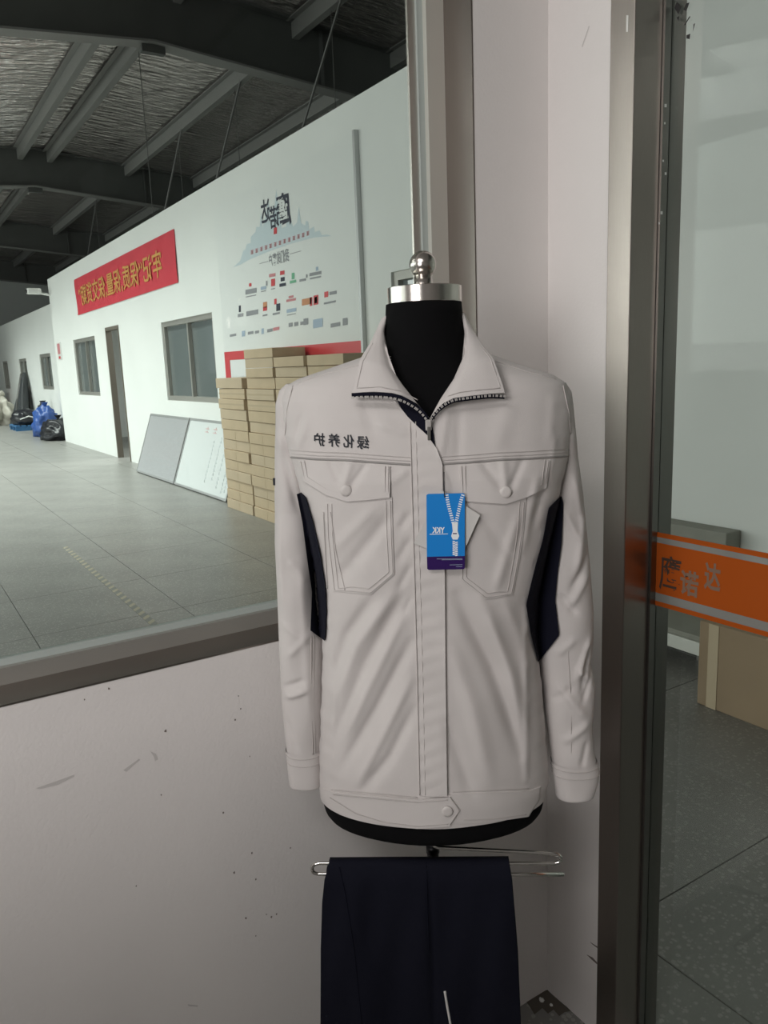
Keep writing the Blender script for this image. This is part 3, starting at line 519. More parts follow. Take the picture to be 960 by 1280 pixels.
# ---- dress form
df = thing('dress_form', 'black fabric covered tailor dress form with steel neck cap and ball', 'mannequin', tuple(AX), RZ)
NL = LX(482, 376, 0); NR = LX(577, 376, 0); zc0 = float(LX(530, 376, -.06)[1]); zc1 = float(LX(530, 354, -.06)[1])
ncx = float((NL[0]+NR[0])/2); nr = float((NR[0]-NL[0])/2)
rows = []
ztn = [zc0, zp(390, -.06), zp(410, -.06), zp(430, -.06), zp(445, -.05), zp(458, -.04), zp(472, -.03), zp(490), zp(515), zp(560), zp(620), zp(700), zp(760), zp(830), zp(900), zp(960), ZH+.012, ZH-.014, ZH-.027, ZH-.037, ZH-.043, ZH-.046]
hwn = [nr, nr*1.02, nr*1.03, nr*1.06, nr*1.25, nr*1.7, nr*2.1]
v = []; NU = 48
for i, z in enumerate(ztn):
    l, r = XLR(min(z, ZT)); c = (l+r)/2; hw = (r-l)/2-.012; h = float(hdf(z))-.012; n = min(2.3, float(nexp(z))-.03)
    if i < 7: hw = min(hwn[i], hw if z < ZT else 9); h = [nr*.98, nr, nr*1.02, nr*1.02, nr*1.02, nr*1.04, nr*1.1][i]; c = ncx; n = 2.0
    if i >= 16:
        k = [1, 1, .985, .95, .88, .6][i-16]; l, r = XLR(ZH+.01); c = (l+r)/2; hw = ((r-l)/2-.006)*k; h = (.112-.006)*k; n = 1.93
    for j in range(NU):
        th = 2*math.pi*j/NU; ct, st = math.cos(th), math.sin(th); rad = (abs(ct)**n+abs(st)**n)**(-1/n); v.append((c+hw*rad*ct, h*rad*st, z))
fc = [(i*NU+j, (i+1)*NU+j, (i+1)*NU+(j+1) % NU, i*NU+(j+1) % NU) for i in range(len(ztn)-1) for j in range(NU)]
fc.append(tuple(range(NU))); fc.append(tuple((len(ztn)-1)*NU+j for j in range(NU))[::-1])
link('torso', v, fc, 'form_black', df, True)
cr = float(LX(577, 365, 0)[0]-LX(484, 365, 0)[0])/2; ccx = float(LX(530.5, 365, 0)[0])
cap = MB().lathe([(cr-.002, zc0-.001), (cr, zc0+.001), (cr, zc1-.001), (cr-.002, zc1), (.02, zc1+.0005)], (ccx, 0), 64).build('neck_cap', 'steel_polished', df)
cap.data.polygons.foreach_set('use_smooth', [True]*len(cap.data.polygons)); cap.data.set_sharp_from_angle(angle=.6)
bx, bz = [float(a) for a in LX(528.5, 331, 0)]; br = 16.3/F_PX*DM*1.0
MB().lathe([(.015, zc1), (.0165, zc1+.001), (.0145, zc1+.004), (.0145, bz-br+.004)], (bx, 0), 32).build('ball_stem', 'steel_polished', df, True)
MB().lathe([(max(1e-4, br*math.sin(math.pi*i/24)), bz-br*math.cos(math.pi*i/24)) for i in range(25)], (bx, 0), 40).build('ball', 'steel_polished', df, True)
px_, _ = LX(541, 1062, .02); px_ = float(px_)
MB().lathe([(.0105, .03), (.0105, ZH-.02)], (px_, .02), 20).build('pole', 'pole_black', df, True)
for k in range(4):
    a_ = math.pi/4+k*math.pi/2; MB().tube([(px_+.008*math.cos(a_), .02+.008*math.sin(a_), .07), (px_+.08*math.cos(a_), .02+.08*math.sin(a_), .045), (px_+.19*math.cos(a_), .02+.19*math.sin(a_), .009)], .008, 10).build('stand_leg', 'pole_black', df, True)
MB().lathe([(.014, .035), (.018, .045), (.018, .085), (.0115, .095)], (px_, .02), 20).build('stand_hub', 'pole_black', df, True)
# ---- jacket
jk = thing('jacket', 'light grey work jacket with zipped collar and navy underarm panels on dress form', 'jacket', tuple(AX), RZ)
def mesh_local(name, X, Y, Z, faces, m, parent=jk, smooth=True): return link(name, np.stack([np.ravel(X), np.ravel(Y), np.ravel(Z)], 1), faces, m, parent, smooth)
def gridfaces(a, b, close=False): return [(i*b+j, i*b+(j+1) % b, (i+1)*b+(j+1) % b, (i+1)*b+j) for i in range(a-1) for j in range(b if close else b-1)]
NU, NV = 220, 190
zz = np.linspace(ZT, ZH, NV); th = np.linspace(0, 2*np.pi, NU, endpoint=False)
# denser sampling on the front
th = np.pi*1.5+np.sign(np.sin(th))*0+(th-np.pi)+.35*np.sin(th-np.pi)*-1
TH, ZZ = np.meshgrid(th, zz); l, r = XLR(ZZ); n = nexp(ZZ); ct, st = np.cos(TH), np.sin(TH); rad = (np.abs(ct)**n+np.abs(st)**n)**(-1/n)
BX = (l+r)/2+(r-l)/2*rad*ct; BY = hdf(ZZ)*rad*st; front = st < 0
dz = folds(BX, ZZ)*np.clip(np.abs(rad*st)*1.6-.3, 0, 1); BY = np.where(front, BY-dz, BY)
BX = BX + np.where(np.abs(ct) > .8, .0006*np.sin(ZZ*95+3*ct)+.0004*np.sin(ZZ*210), 0)
PXX, PYY = proj(W(BX, BY, ZZ))
VNECK = [(470, 380), (476, 436), (486, 462), (500, 488), (520, 514), (534, 527), (542, 527), (556, 508), (572, 484), (582, 460), (590, 436), (592, 380)]
def inpoly(x, y, poly):
    c = np.zeros(np.shape(x), bool); n_ = len(poly)
    for i in range(n_):
        (x0, y0), (x1, y1) = poly[i], poly[(i+1) % n_]; k = ((y0 > y) != (y1 > y)) & (x < (x1-x0)*(y-y0)/(y1-y0+1e-9)+x0); c ^= k
    return c
inV = inpoly(PXX, PYY, VNECK) & front
fi = inV.ravel(); fc = [q for q in gridfaces(NV, NU, True) if not (fi[q[0]] and fi[q[1]] and fi[q[2]] and fi[q[3]])]
mesh_local('body', BX, BY, ZZ, fc, 'fabric')
def polyS(pts, n):                        # resample a pixel polyline evenly
    p = np.array(pts, float); s = np.r_[0, np.cumsum(np.hypot(*np.diff(p, axis=0).T))]; t = np.linspace(0, s[-1], n); return np.stack([np.interp(t, s, p[:, 0]), np.interp(t, s, p[:, 1])], 1)
def coons(top, bot, lef, rig, nu, nv):
    T_, B_, L_, R_ = polyS(top, nu), polyS(bot, nu), polyS(lef, nv), polyS(rig, nv); u = np.linspace(0, 1, nu)[None, :, None]; v = np.linspace(0, 1, nv)[:, None, None]
    return (1-v)*T_[None]+v*B_[None]+(1-u)*L_[:, None]+u*R_[:, None]-((1-u)*(1-v)*T_[0]+u*(1-v)*T_[-1]+(1-u)*v*B_[0]+u*v*B_[-1])
def patch(name, g, offfn, m, parent=jk, thick=.003, fn=None):
    """cloth panel on the jacket: grid g of pixels laid on the surface, raised by offfn(u,v), with a turned-in edge"""
    nv, nu = g.shape[:2]; u, v = np.meshgrid(np.linspace(0, 1, nu), np.linspace(0, 1, nv))
    off = offfn(u, v); y = np.full(u.shape, -.1)
    for _ in range(7):
        X, Z = LX(g[..., 0], g[..., 1], y); y = (fn or Fs)(X, Z)-off
    X, Z = LX(g[..., 0], g[..., 1], y); fcs = gridfaces(nv, nu); k = nv*nu
    ring = [j for j in range(nu)]+[i*nu+nu-1 for i in range(1, nv)]+[(nv-1)*nu+j for j in range(nu-2, -1, -1)]+[i*nu for i in range(nv-2, 0, -1)]
    X, Y, Z = X.ravel(), y.ravel(), Z.ravel(); X2, Y2, Z2 = X[ring], Y[ring]+thick, Z[ring]; nR = len(ring)
    fcs = [q[::-1] for q in fcs]+[(ring[a], ring[(a+1) % nR], k+(a+1) % nR, k+a) for a in range(nR)]
    o = mesh_local(name, np.r_[X, X2], np.r_[Y, Y2], np.r_[Z, Z2], fcs, m, parent); o.data.set_sharp_from_angle(angle=1.0); return o
def seam(name, pts, m, parent, rad=.0006, off=.0008, n=None, fn=None, nseg=5):
    L_ = np.hypot(*np.diff(np.array(pts, float), axis=0).T).sum(); q = polyS(pts, n or max(4, int(L_/3))); X, y, Z = onF(q[:, 0], q[:, 1], off, fn)
    return MB().tube(np.stack([X, y, Z], 1), rad, nseg).build(name, m, parent, True)
def inset(pts, d):                        # offset an open pixel polyline sideways
    p = np.array(pts, float); o = []
    for i in range(len(p)):
        t = p[min(i+1, len(p)-1)]-p[max(i-1, 0)]; t = t/np.hypot(*t); o.append(p[i]+d*np.array([-t[1], t[0]]))
    return [tuple(q) for q in o]
# yoke piping and stitching
for pts in ([(359, 571), (395, 574), (430, 575), (470, 578), (514, 581)], [(552, 580), (585, 578), (620, 575), (665, 573), (711, 570)]):
    seam('yoke_piping', pts, 'piping', jk, .0017, .0006, nseg=8); seam('stitching', [(x, y-4.5) for x, y in pts], 'stitch', jk); seam('stitching', [(x, y-9) for x, y in pts], 'stitch', jk)
# pockets
PK = [dict(top=[(405, 622), (450, 622), (490, 622)], bot=[(416, 739), (439, 741), (464, 743)], lef=[(405, 622), (408, 670), (416, 739)], rig=[(490, 622), (491, 670), (493, 718), (464, 743)]),
      dict(top=[(576, 624), (615, 624), (658, 622)], bot=[(606, 749), (622, 747), (641, 743)], lef=[(576, 624), (576, 680), (576, 725), (606, 749)], rig=[(658, 622), (655, 660), (650, 697), (641, 743)])]
for k, p in enumerate(PK):
    o = patch('chest_pocket', coons(p['top'], p['bot'], p['lef'], p['rig'], 44, 60), lambda u, v: .0022+0*u, 'fabric')
    outl = ([(407, 630)]+p['lef'][1:]+p['bot'][1:-1]+p['rig'][::-1][:-1]+[(490, 626)]) if k == 0 else ([(577, 632)]+p['lef'][1:]+p['bot'][1:-1]+p['rig'][::-1][:-1]+[(657, 628)])
    seam('stitching', inset(outl, -2.2), 'stitch', o, off=.0029); seam('stitching', inset(outl, -7.5), 'stitch', o, off=.0029)
FL = [dict(top=[(373, 577), (430, 579), (488, 583)], bot=[(379, 601), (406, 618), (433, 627), (460, 625), (487, 622)], lef=[(373, 577), (379, 601)], rig=[(488, 583), (487, 622)], b=(432.5, 613)),
      dict(top=[(574, 583), (630, 578), (688, 575)], bot=[(577, 626), (601, 628), (633, 630), (658, 622), (683, 610)], lef=[(574, 583), (577, 626)], rig=[(688, 575), (683, 610)], b=(632, 615))]
for k, p in enumerate(FL):
    o = patch('pocket_flap', coons(p['top'], p['bot'], p['lef'], p['rig'], 50, 24), lambda u, v: .0022+.0040*v, 'fabric', thick=.004)
    fnf = lambda X, Z: Fs(X, Z)-.0056
    ol = [p['lef'][0], p['lef'][1]]+p['bot'][1:-1]+[p['rig'][1], p['rig'][0]]
    seam('stitching', inset(ol, -2.5), 'stitch', o, off=.0052); seam('stitching', inset(ol, -7), 'stitch', o, off=.0050)
    X, y, Z = onF(*p['b'], .0058); rb_ = 7.4/850
    bt_ = MB(); prof = [(rb_, 0), (rb_, .0016), (rb_*.92, .0024), (rb_*.5, .0027)]; nb = 28
    vv = [(float(X)+r_*math.cos(2*math.pi*j/nb), float(y)-h_, float(Z)+r_*math.sin(2*math.pi*j/nb)) for r_, h_ in prof for j in range(nb)]
    bt_.add(vv, gridfaces(4, nb, True)+[tuple(3*nb+j for j in range(nb))]); bt_.build('snap_button', 'button', o, True)
# placket
plk_l = [(512, 527), (514, 600), (517, 700), (521, 850), (524, 994)]; plk_r = [(534, 544), (546, 561), (553, 580), (554, 640), (556, 720), (557, 850), (559, 996)]
plk = patch('placket', coons([(512, 527), (524, 535), (534, 544)], [(524, 994), (540, 996), (559, 996)], plk_l, plk_r, 22, 150), lambda u, v: .0010+.0052*u**.6+.0006*np.sin(v*150+u*5)*(.3+.7*(1-u)), 'fabric', thick=.006)
o = patch('placket_tip', coons([(492, 501), (493, 500), (494, 501)], [(512, 527), (524, 535), (534, 544)], [(492, 501), (501, 514), (512, 527)], [(494, 501), (512, 524), (534, 544)], 10, 14), lambda u, v: .0034+0*u, 'fabric', plk, thick=.002)
for dx in (0.5, 7.5): seam('stitching', [(x+dx, y) for x, y in plk_l[0:]], 'stitch', plk, .0009 if dx == .5 else .0007, .0030)
# navy facing behind the zip
patch('zip_facing', coons([(494, 497), (512, 504), (535, 520)], [(513, 526), (530, 540), (544, 558)], [(494, 497), (503, 513), (513, 526)], [(535, 520), (541, 535), (544, 558)], 14, 14), lambda u, v: .0030+0*u, 'navy', thick=.002)
# waistband, tab
wl = [(402, 985), (418, 990), (467, 995), (522, 1000), (560, 997)]; hl = [(401, 990), (412, 997), (444, 1020), (480, 1031), (522, 1036), (560, 1033)]
wb_ = patch('waistband', coons([(404, 987), (419, 990), (467, 995), (522, 1000), (563, 997)], [(404, 994), (413, 1002), (444, 1021), (480, 1032), (522, 1037), (562, 1034)], [(404, 987), (404, 994)], [(563, 997), (575, 1013), (562, 1033)], 80, 12), lambda u, v: .0022+.0025*u, 'fabric', thick=.004)
patch('waistband', coons([(556, 994), (613, 991), (661, 989), (676, 984)], [(556, 1031), (613, 1028), (661, 1021), (674, 1000)], [(556, 994), (556, 1031)], [(676, 984), (674, 1000)], 60, 12), lambda u, v: .0018+0*u, 'fabric', thick=.003)
seam('stitching', [(416, 993), (467, 998), (522, 1003), (560, 1000)], 'stitch', wb_, off=.0052); seam('stitching', [(414, 987), (467, 992), (522, 997), (516, 997)], 'stitch', wb_, off=.0022)
seam('stitching', [(566, 990), (613, 988), (661, 986)], 'stitch', wb_, off=.0012); seam('stitching', [(562, 997), (574, 1013), (562, 1031)], 'stitch', wb_, off=.0054)
seam('stitching', [(412, 997), (444, 1017), (480, 1028), (522, 1033), (560, 1030)], 'stitch', wb_, off=.005); seam('stitching', [(580, 1025), (613, 1024), (658, 1018)], 'stitch', wb_, off=.0026)
X, y, Z = onF(559, 1014, .0055); rb_ = 7.6/850; nb = 28
vv = [(float(X)+r_*math.cos(2*math.pi*j/nb), float(y)-h_, float(Z)+r_*math.sin(2*math.pi*j/nb)) for r_, h_ in [(rb_, 0), (rb_, .0016), (rb_*.92, .0024), (rb_*.5, .0027)] for j in range(nb)]
MB().add(vv, gridfaces(4, nb, True)+[tuple(3*nb+j for j in range(nb))]).build('snap_button', 'button', wb_, True)
# collar leaves
def collar_leaf(top, bot, lef, rig, inner_left, ysd):
    nu, nv = 30, 40; g = coons(top, bot, lef, rig, nu, nv); u, v = np.meshgrid(np.linspace(0, 1, nu), np.linspace(0, 1, nv))
    ui = u if not inner_left else 1-u             # 1 at the neck edge
    def fn(X, Z):
        yi = np.interp(v, [0, .25, .5, .75, 1], ysd); yo = np.interp(v, [0, .3, .6, 1], [ysd[0]+.006, -.045, -.078, -.100])
        y = ui*yi+(1-ui)*yo-.010*np.sin(np.pi*np.clip(ui, 0, 1))*np.clip(v*2, .3, 1)
        return np.where(Z < ZT, np.minimum(y, Fs(X, np.minimum(Z, ZT))-.0045-.004*ui), y)
    return patch('collar_leaf', g, lambda u, v: 0*u, 'fabric', thick=.0035, fn=fn), fn, g
ysd = [-.010, -.040, -.066, -.086, -.104]
cl, fnl, gl = collar_leaf([(477, 398), (480, 396), (483, 394)], [(440, 491), (467, 489.5), (490, 491), (503, 494.5), (522, 505), (536, 522)], [(477, 398), (463, 428), (450, 449), (442, 485), (440, 491)], [(483, 394), (480, 415), (485, 442), (496, 472), (512, 494), (536, 522)], False, ysd)
cr_, fnr, gr = collar_leaf([(577, 392), (580, 391), (583, 396)], [(538, 522), (545, 513), (554, 504), (567, 497.5), (590, 494.5), (613, 492), (631, 491)], [(577, 392), (581, 415), (578, 449), (567, 474), (551, 498), (538, 522)], [(583, 396), (592, 414), (603, 431), (616, 446), (628, 480), (631, 491)], True, ysd)
# collar stand around the back of the neck
v = []; fc = []; n_ = 28; zct = float(LX(480, 396, 0)[1])-.012
for i in range(n_+1):
    a = math.pi*i/n_
    for r_, z in ((nr+.010, zct-.075), (nr+.006, zct-.03), (nr+.002, zct), (nr+.004, zct+.001), (nr+.016, zct-.03), (nr+.030, zct-.072)): v.append((ncx+r_*math.cos(a), r_*math.sin(a)-.012, z))
for i in range(n_):
    for j in range(5): fc.append((i*6+j, (i+1)*6+j, (i+1)*6+j+1, i*6+j+1))
link('collar_stand', v, fc, 'fabric', jk, True)
# stitching along the collar edges, zip tape and teeth along the bottom edge
def yat(fncoll, g, px, py, lift):
    P = None
    # nearest grid node gives the collar depth there
    nv, nu = g.shape[:2]; d2 = (g[..., 0]-px)**2+(g[..., 1]-py)**2; i, j = np.unravel_index(np.argmin(d2), d2.shape); return i, j
def collar_pts(obj, g, pts, lift):
    nv, nu = g.shape[:2]; co = np.array([tuple(v_.co) for v_ in obj.data.vertices])[:nv*nu].reshape(nv, nu, 3); out = []
    for px, py in pts:
        d2 = (g[..., 0]-px)**2+(g[..., 1]-py)**2; i, j = np.unravel_index(np.argmin(d2), d2.shape); y = co[i, j, 1]-lift; X, Z = LX(px, py, y); out.append((float(X), float(y), float(Z)))
    return out
for obj, g, zl in ((cl, gl, [(438, 494.5), (455, 493.5), (475, 493.5), (490, 494.6), (503, 498), (513, 503), (522, 508.5), (530, 516), (536, 525)]), (cr_, gr, [(632, 496.5), (613, 495.5), (590, 498), (567, 501), (554, 508), (545, 517), (539, 525)])):
    q = polyS(zl, 60); P = collar_pts(obj, g, q, .0025)
    P = np.array(P); P = np.stack([np.convolve(np.r_[[P[0, k]]*3, P[:, k], [P[-1, k]]*3], np.ones(7)/7, 'valid') for k in range(3)], 1)
    tp_ = MB(); vv = []; n_ = len(P)
    for p in P: vv += [(p[0], p[1]-.0005, p[2]+.0036), (p[0], p[1]-.0016, p[2]+.0005), (p[0], p[1]-.0008, p[2]-.0026), (p[0], p[1]+.004, p[2]-.0016)]
    tp_.add(vv, gridfaces(n_, 4)+[(3, 2, 1, 0)]); zt = tp_.build('zip_tape', 'navy', obj, True)
    tm = MB(); qs = polyS(zl, 42 if obj is cl else 38)
    for i, (px, py) in enumerate(qs):
        k = i/(len(qs)-1)*(n_-1); k0 = int(k); p = P[k0]; t = P[min(k0+1, n_-1)]-P[max(k0-1, 0)]; ang = math.atan2(t[2], t[0]); c, s = math.cos(ang), math.sin(ang); R = np.array([[c, 0, -s], [0, 1, 0], [s, 0, c]])
        tm.box(-.0008, .0008, -.0022, .0012, -.0040, -.0006, R, p+np.array([0, -.0010, -.0008]))
    struct(tm.build('zip_teeth', 'teeth', obj), 'stuff')
for obj, g, pts in ((cl, gl, [(446, 484), (453, 453), (466, 429)]), (cl, gl, [(446, 485), (475, 483.5), (503, 489), (522, 500)]), (cr_, gr, [(625, 483), (613, 448), (601, 433)]), (cr_, gr, [(625, 485), (600, 487), (575, 490), (560, 495)])):
    MB().tube(collar_pts(obj, g, polyS(pts, 24), .0008), .0007, 5).build('stitching', 'stitch', obj, True)
X, y, Z = onF(535.5, 528, .009)
sl = MB().bbox(float(X)-.0045, float(X)+.0045, float(y)-.003, float(y)+.003, float(Z)-.012, float(Z)+.004, .0012); zs = sl.build('zip_slider', 'teeth', jk)
MB().bbox(float(X)-.002, float(X)+.003, float(y)-.0045, float(y)-.003, float(Z)-.026, float(Z)-.006, .0006).build('zip_pull', 'steel_dark', zs)
# shoulder seams
for pts in ([(451, 456), (410, 466), (372, 479)], [(614, 450), (655, 463), (695, 474)]): seam('shoulder_seam', pts, 'stitch', jk, .0008, .0006)
for pts in ([(366, 482), (359, 510), (356, 545), (362, 567)], [(704, 482), (711, 515), (714, 550), (708, 590), (700, 618)]):
    seam('armhole_seam', pts, 'stitch', jk, .0009, .0006)
for pts in ([(404, 640), (407, 700), (409, 736)], [(413, 640), (420, 690), (431, 738)]): seam('stitching', pts, 'stitch', jk, .0007, .003)
# sleeves
def sleeve(name, L_, R_, yc, hd, cuff_py, bot_py, seed, creases):
    lz, lx = edge(L_, .0); rz, rx = edge(R_, .0); z1 = min(lz.max(), rz.max()); z0 = max(lz.min(), rz.min()); NV, NU = 200, 72
    zz = np.linspace(z1, z0, NV); th = np.linspace(0, 2*np.pi, NU, endpoint=False); TH, ZZ = np.meshgrid(th, zz)
    l = np.interp(ZZ, lz, lx); r = np.interp(ZZ, rz, rx); t = (z1-ZZ)/(z1-z0)
    YC = np.interp(t, *yc); H = np.interp(t, *hd); n = 2.25; ct, st = np.cos(TH), np.sin(TH); rad = (np.abs(ct)**n+np.abs(st)**n)**(-1/n)
    X = (l+r)/2+(r-l)/2*rad*ct; Y = YC+H*rad*st
    dsp = np.zeros_like(X)
    for (a, b, w_, amp) in creases:
        qa = np.array(LX(*a, -.03)); qb = np.array(LX(*b, -.03)); dv = qb-qa; tt = np.clip(((X-qa[0])*dv[0]+(ZZ-qa[1])*dv[1])/(dv @ dv), 0, 1)
        dd = np.hypot(X-qa[0]-tt*dv[0], ZZ-qa[1]-tt*dv[1]); dsp += 1.8*amp*mm*np.exp(-(dd/w_)**2)*np.clip(np.sin(np.pi*(.06+.88*tt))*1.6, 0, 1)
    rs = np.random.default_rng(seed)
    for _ in range(10): dsp += .00045*np.sin(rs.uniform(-90, 90)*X+rs.uniform(-80, 80)*ZZ+rs.uniform(0, 6))
    Y = np.where(st < 0, Y-dsp*np.abs(rad*st), Y)
    fn = lambda XX, Zq: np.interp((z1-Zq)/(z1-z0), *yc)-np.interp((z1-Zq)/(z1-z0), *hd)*np.power(np.clip(1-np.abs((XX-(np.interp(Zq, lz, lx)+np.interp(Zq, rz, rx))/2)/((np.interp(Zq, rz, rx)-np.interp(Zq, lz, lx))/2))**2.25, .004, 1), 1/2.25)
    fcs = gridfaces(NV, NU, True)+[tuple(range(NU))]
    o = mesh_local(name, X, Y, ZZ, [f_[::-1] for f_ in fcs], 'fabric')
    zc = float(LX((L_[-1][0]+R_[-1][0])/2, cuff_py, -.04)[1]); k = int(np.argmin(np.abs(zz-zc))); cx = (l+r)[:, :1]/2
    CXo = np.r_[X[k:], X[-1:], X[k:][::-1]]; sc1 = np.r_[np.full(NV-k, 1.05), [1.0], np.full(NV-k, .93)][:, None]; CC = np.r_[cx[k:], cx[-1:], cx[k:][::-1]]; CY = np.r_[Y[k:], Y[-1:], Y[k:][::-1]]; YY = np.r_[YC[k:], YC[-1:], YC[k:][::-1]]; CZ = np.r_[ZZ[k:], ZZ[-1:]-.0015, ZZ[k:][::-1]]
    cf = mesh_local('cuff', CC+(CXo-CC)*sc1, YY+(CY-YY)*sc1, CZ, [f_[::-1] for f_ in gridfaces(len(CXo), NU, True)], 'fabric', o)
    for m_ in (2, 6):
        i = min(k+m_, NV-1); sel = [j for j in range(NU) if st[0, j] < .15]; sel.sort(key=lambda j: X[i, j])
        MB().tube([(cx[i, 0]+(X[i, j]-cx[i, 0])*1.06, YC[i, j]+(Y[i, j]-YC[i, j])*1.06-.0004, zz[i]) for j in sel], .0007, 5).build('stitching', 'stitch', o, True)
    return o, fn
slL, fL = sleeve('sleeve', [(357, 480), (348, 488), (343, 505), (341, 560), (340, 620), (341, 680), (345, 740), (348, 800), (351, 860), (355, 905), (360, 945), (362, 965), (364, 979)],
       [(368, 478), (376, 490), (382, 520), (388, 560), (391, 620), (394, 680), (396, 740), (404, 800), (404, 860), (403, 905), (402, 945), (402, 965), (402, 977)],
       ([0, .1, .3, .6, 1], [.012, .03, .035, .012, -.005]), ([0, .05, .12, .4, .8, 1], [.02, .045, .058, .056, .036, .024]), 948, 977, 3,
       [((345, 545), (376, 622), .006, 4), ((352, 560), (372, 640), .006, -4), ((360, 700), (386, 730), .008, 2), ((350, 780), (384, 800), .006, 2), ((356, 872), (384, 862), .005, 3.5), ((352, 862), (380, 850), .005, -2.5), ((360, 820), (392, 790), .006, 2), ((376, 700), (388, 900), .006, 1.5), ((358, 900), (372, 940), .005, -2), ((345, 640), (352, 760), .006, 2)])
slR, fR = sleeve('sleeve', [(696, 474), (690, 484), (688, 520), (690, 560), (690, 600), (682, 650), (674, 700), (666, 750), (668, 795), (674, 828), (678, 860), (683, 900), (689, 940), (692, 965), (697, 1001)],
       [(708, 478), (716, 490), (721, 530), (725, 570), (733, 620), (738, 670), (742, 720), (745, 770), (744, 805), (740, 830), (746, 860), (744, 885), (741, 910), (743, 940), (748, 962), (747, 975), (741, 993)],
       ([0, .1, .3, .6, 1], [.012, .03, .042, .022, .0]), ([0, .05, .12, .4, .8, 1], [.02, .045, .058, .058, .038, .024]), 966, 997, 9,
       [((706, 640), (728, 680), .006, 2.5), ((738, 640), (722, 720), .007, 4), ((744, 690), (716, 740), .006, -4), ((712, 760), (742, 720), .006, 3), ((700, 745), (722, 770), .005, -3), ((742, 800), (722, 850), .005, 4.5), ((738, 815), (728, 870), .004, -4.5), ((746, 860), (724, 838), .005, 4), ((730, 880), (744, 840), .004, -4), ((700, 860), (734, 900), .007, 3), ((690, 880), (716, 860), .006, -2), ((705, 930), (740, 905), .007, 2.5), ((720, 600), (734, 660), .006, 3), ((696, 820), (720, 800), .006, 2), ((735, 930), (728, 960), .005, -2.5)])
# navy underarm panels lie between sleeve and body
def between(fn): return lambda X, Z: np.minimum(fn(X, Z), np.where((X > XLR(Z)[0]-.002) & (X < XLR(Z)[1]+.002), Fs(X, Z), 9))
patch('underarm_panel', coons([(371, 618), (376, 616), (382, 622)], [(388, 788), (396, 794), (406, 801)], [(371, 618), (378, 653), (385, 707), (390, 740), (388, 788)], [(382, 622), (391, 653), (399, 687), (406, 728), (408, 765), (406, 801)], 14, 40), lambda u, v: .0070+0*u, 'navy', slL, thick=.004, fn=between(fL))
patch('underarm_panel', coons([(699, 623), (702, 621), (704, 628)], [(672, 826), (673, 827.5), (675, 825)], [(699, 623), (686, 636), (679, 675), (670, 707), (662, 739), (658, 757), (664, 794), (672, 826)], [(704, 628), (704, 640), (702, 679), (697, 716), (694, 750), (699, 794), (675, 825)], 22, 50), lambda u, v: .0070+0*u, 'navy', slR, thick=.004, fn=between(fR))
seam('stitching', [(389, 795), (389, 860), (391, 944)], 'stitch', slL, .0008, .0008, fn=fL); seam('stitching', [(392, 795), (392, 860), (394, 944)], 'stitch', slL, .0006, .0008, fn=fL)
seam('stitching', [(709, 800), (714, 880), (714, 960)], 'stitch', slR, .0007, .0008, fn=fR)
X, y, Z = onF(343.5, 602, .001, fL); MB().bbox(float(X)-.003, float(X)+.001, float(y)-.002, float(y)+.002, float(Z)-.006, float(Z)+.006, .0008).build('arm_label', 'thread', slL)
# embroidery (mirrored)
for ch, x0, x1, yc_ in (('绿', 446, 461, 553), ('化', 429, 442.5, 551.5), ('养', 410, 425, 550.5), ('护', 392.5, 406, 549.5)):
    u, q, f = fit_text(ch, 0, 1, 0, 1, .017); pxs = x1+(x0-x1)*u; pys = yc_+.04*(pxs-(x0+x1)/2)+8.3-16.6*q
    X, y, Z = onF(pxs, pys, .0015); link('embroidery', np.stack([X, y, Z], 1), f, 'thread', jk)
# ---- hang tags
ht = thing('hang_tag', 'blue and purple printed hang tag with white zip picture and lettering on jacket front', 'tag', tuple(AX), RZ)
c1 = [float(a) for a in onF(557, 664, .012)]; YT = c1[1]
def tagpt(px, py, lift=0.0): X, Z = LX(px, py, YT-lift); return float(X), YT-lift, float(Z)
def card(name, pts, th_, m, lift, parent):
    a = [tagpt(*p, lift) for p in pts]; n_ = len(a); b = [(x, y+th_, z) for x, y, z in a]; return link(name, a+b, [tuple(range(n_))[::-1], tuple(range(n_, 2*n_))]+[(i, (i+1) % n_, n_+(i+1) % n_, n_+i) for i in range(n_)], m, parent)
card('blue_card', [(533, 619), (535, 617.5), (579, 616.5), (581, 618), (581, 695), (533.6, 696)], .0008, 'tag_blue', 0, ht)
card('purple_band', [(533.6, 696), (581, 695), (581, 710), (579.5, 711.5), (536, 712.5), (534, 711)], .0008, 'tag_purple', 0, ht)
dm = thing('hang_tag', 'plain grey square card turned on its corner behind the blue tag', 'tag', tuple(AX), RZ)
o = card('card', [(551, 612), (600, 644), (574, 702), (517, 679)], .0008, 'tag_card', -.004, dm); o = card('card_hole', [(556, 619), (559, 619), (559, 622), (556, 622)], .0009, 'thread', -.0038, dm)
def tprint(name, text, x0, x1, y0, y1, m, bold=0.0):
    u, q, f = fit_text(text, 0, 1, 0, 1, bold); return link(name, [tagpt(x1+(x0-x1)*a, y1+(y0-y1)*b, .0003) for a, b in zip(u, q)], f, m, ht)
tprint('lettering', 'YKK', 540, 556, 659, 666.5, 'tag_white', .035)
card('print_line', [(537, 667.5), (560, 667), (560, 667.8), (537, 668.3)], .0002, 'tag_white', .0003, ht)
for x0, x1, yy_ in ((546, 578, 698.5), (552, 578, 699.6), (562, 578, 706), (570, 578, 708.3)): card('print_line', [(x0, yy_), (x1, yy_-.4), (x1, yy_), (x0, yy_+.4)], .0002, 'p_lblue', .0003, ht)
zm = MB()
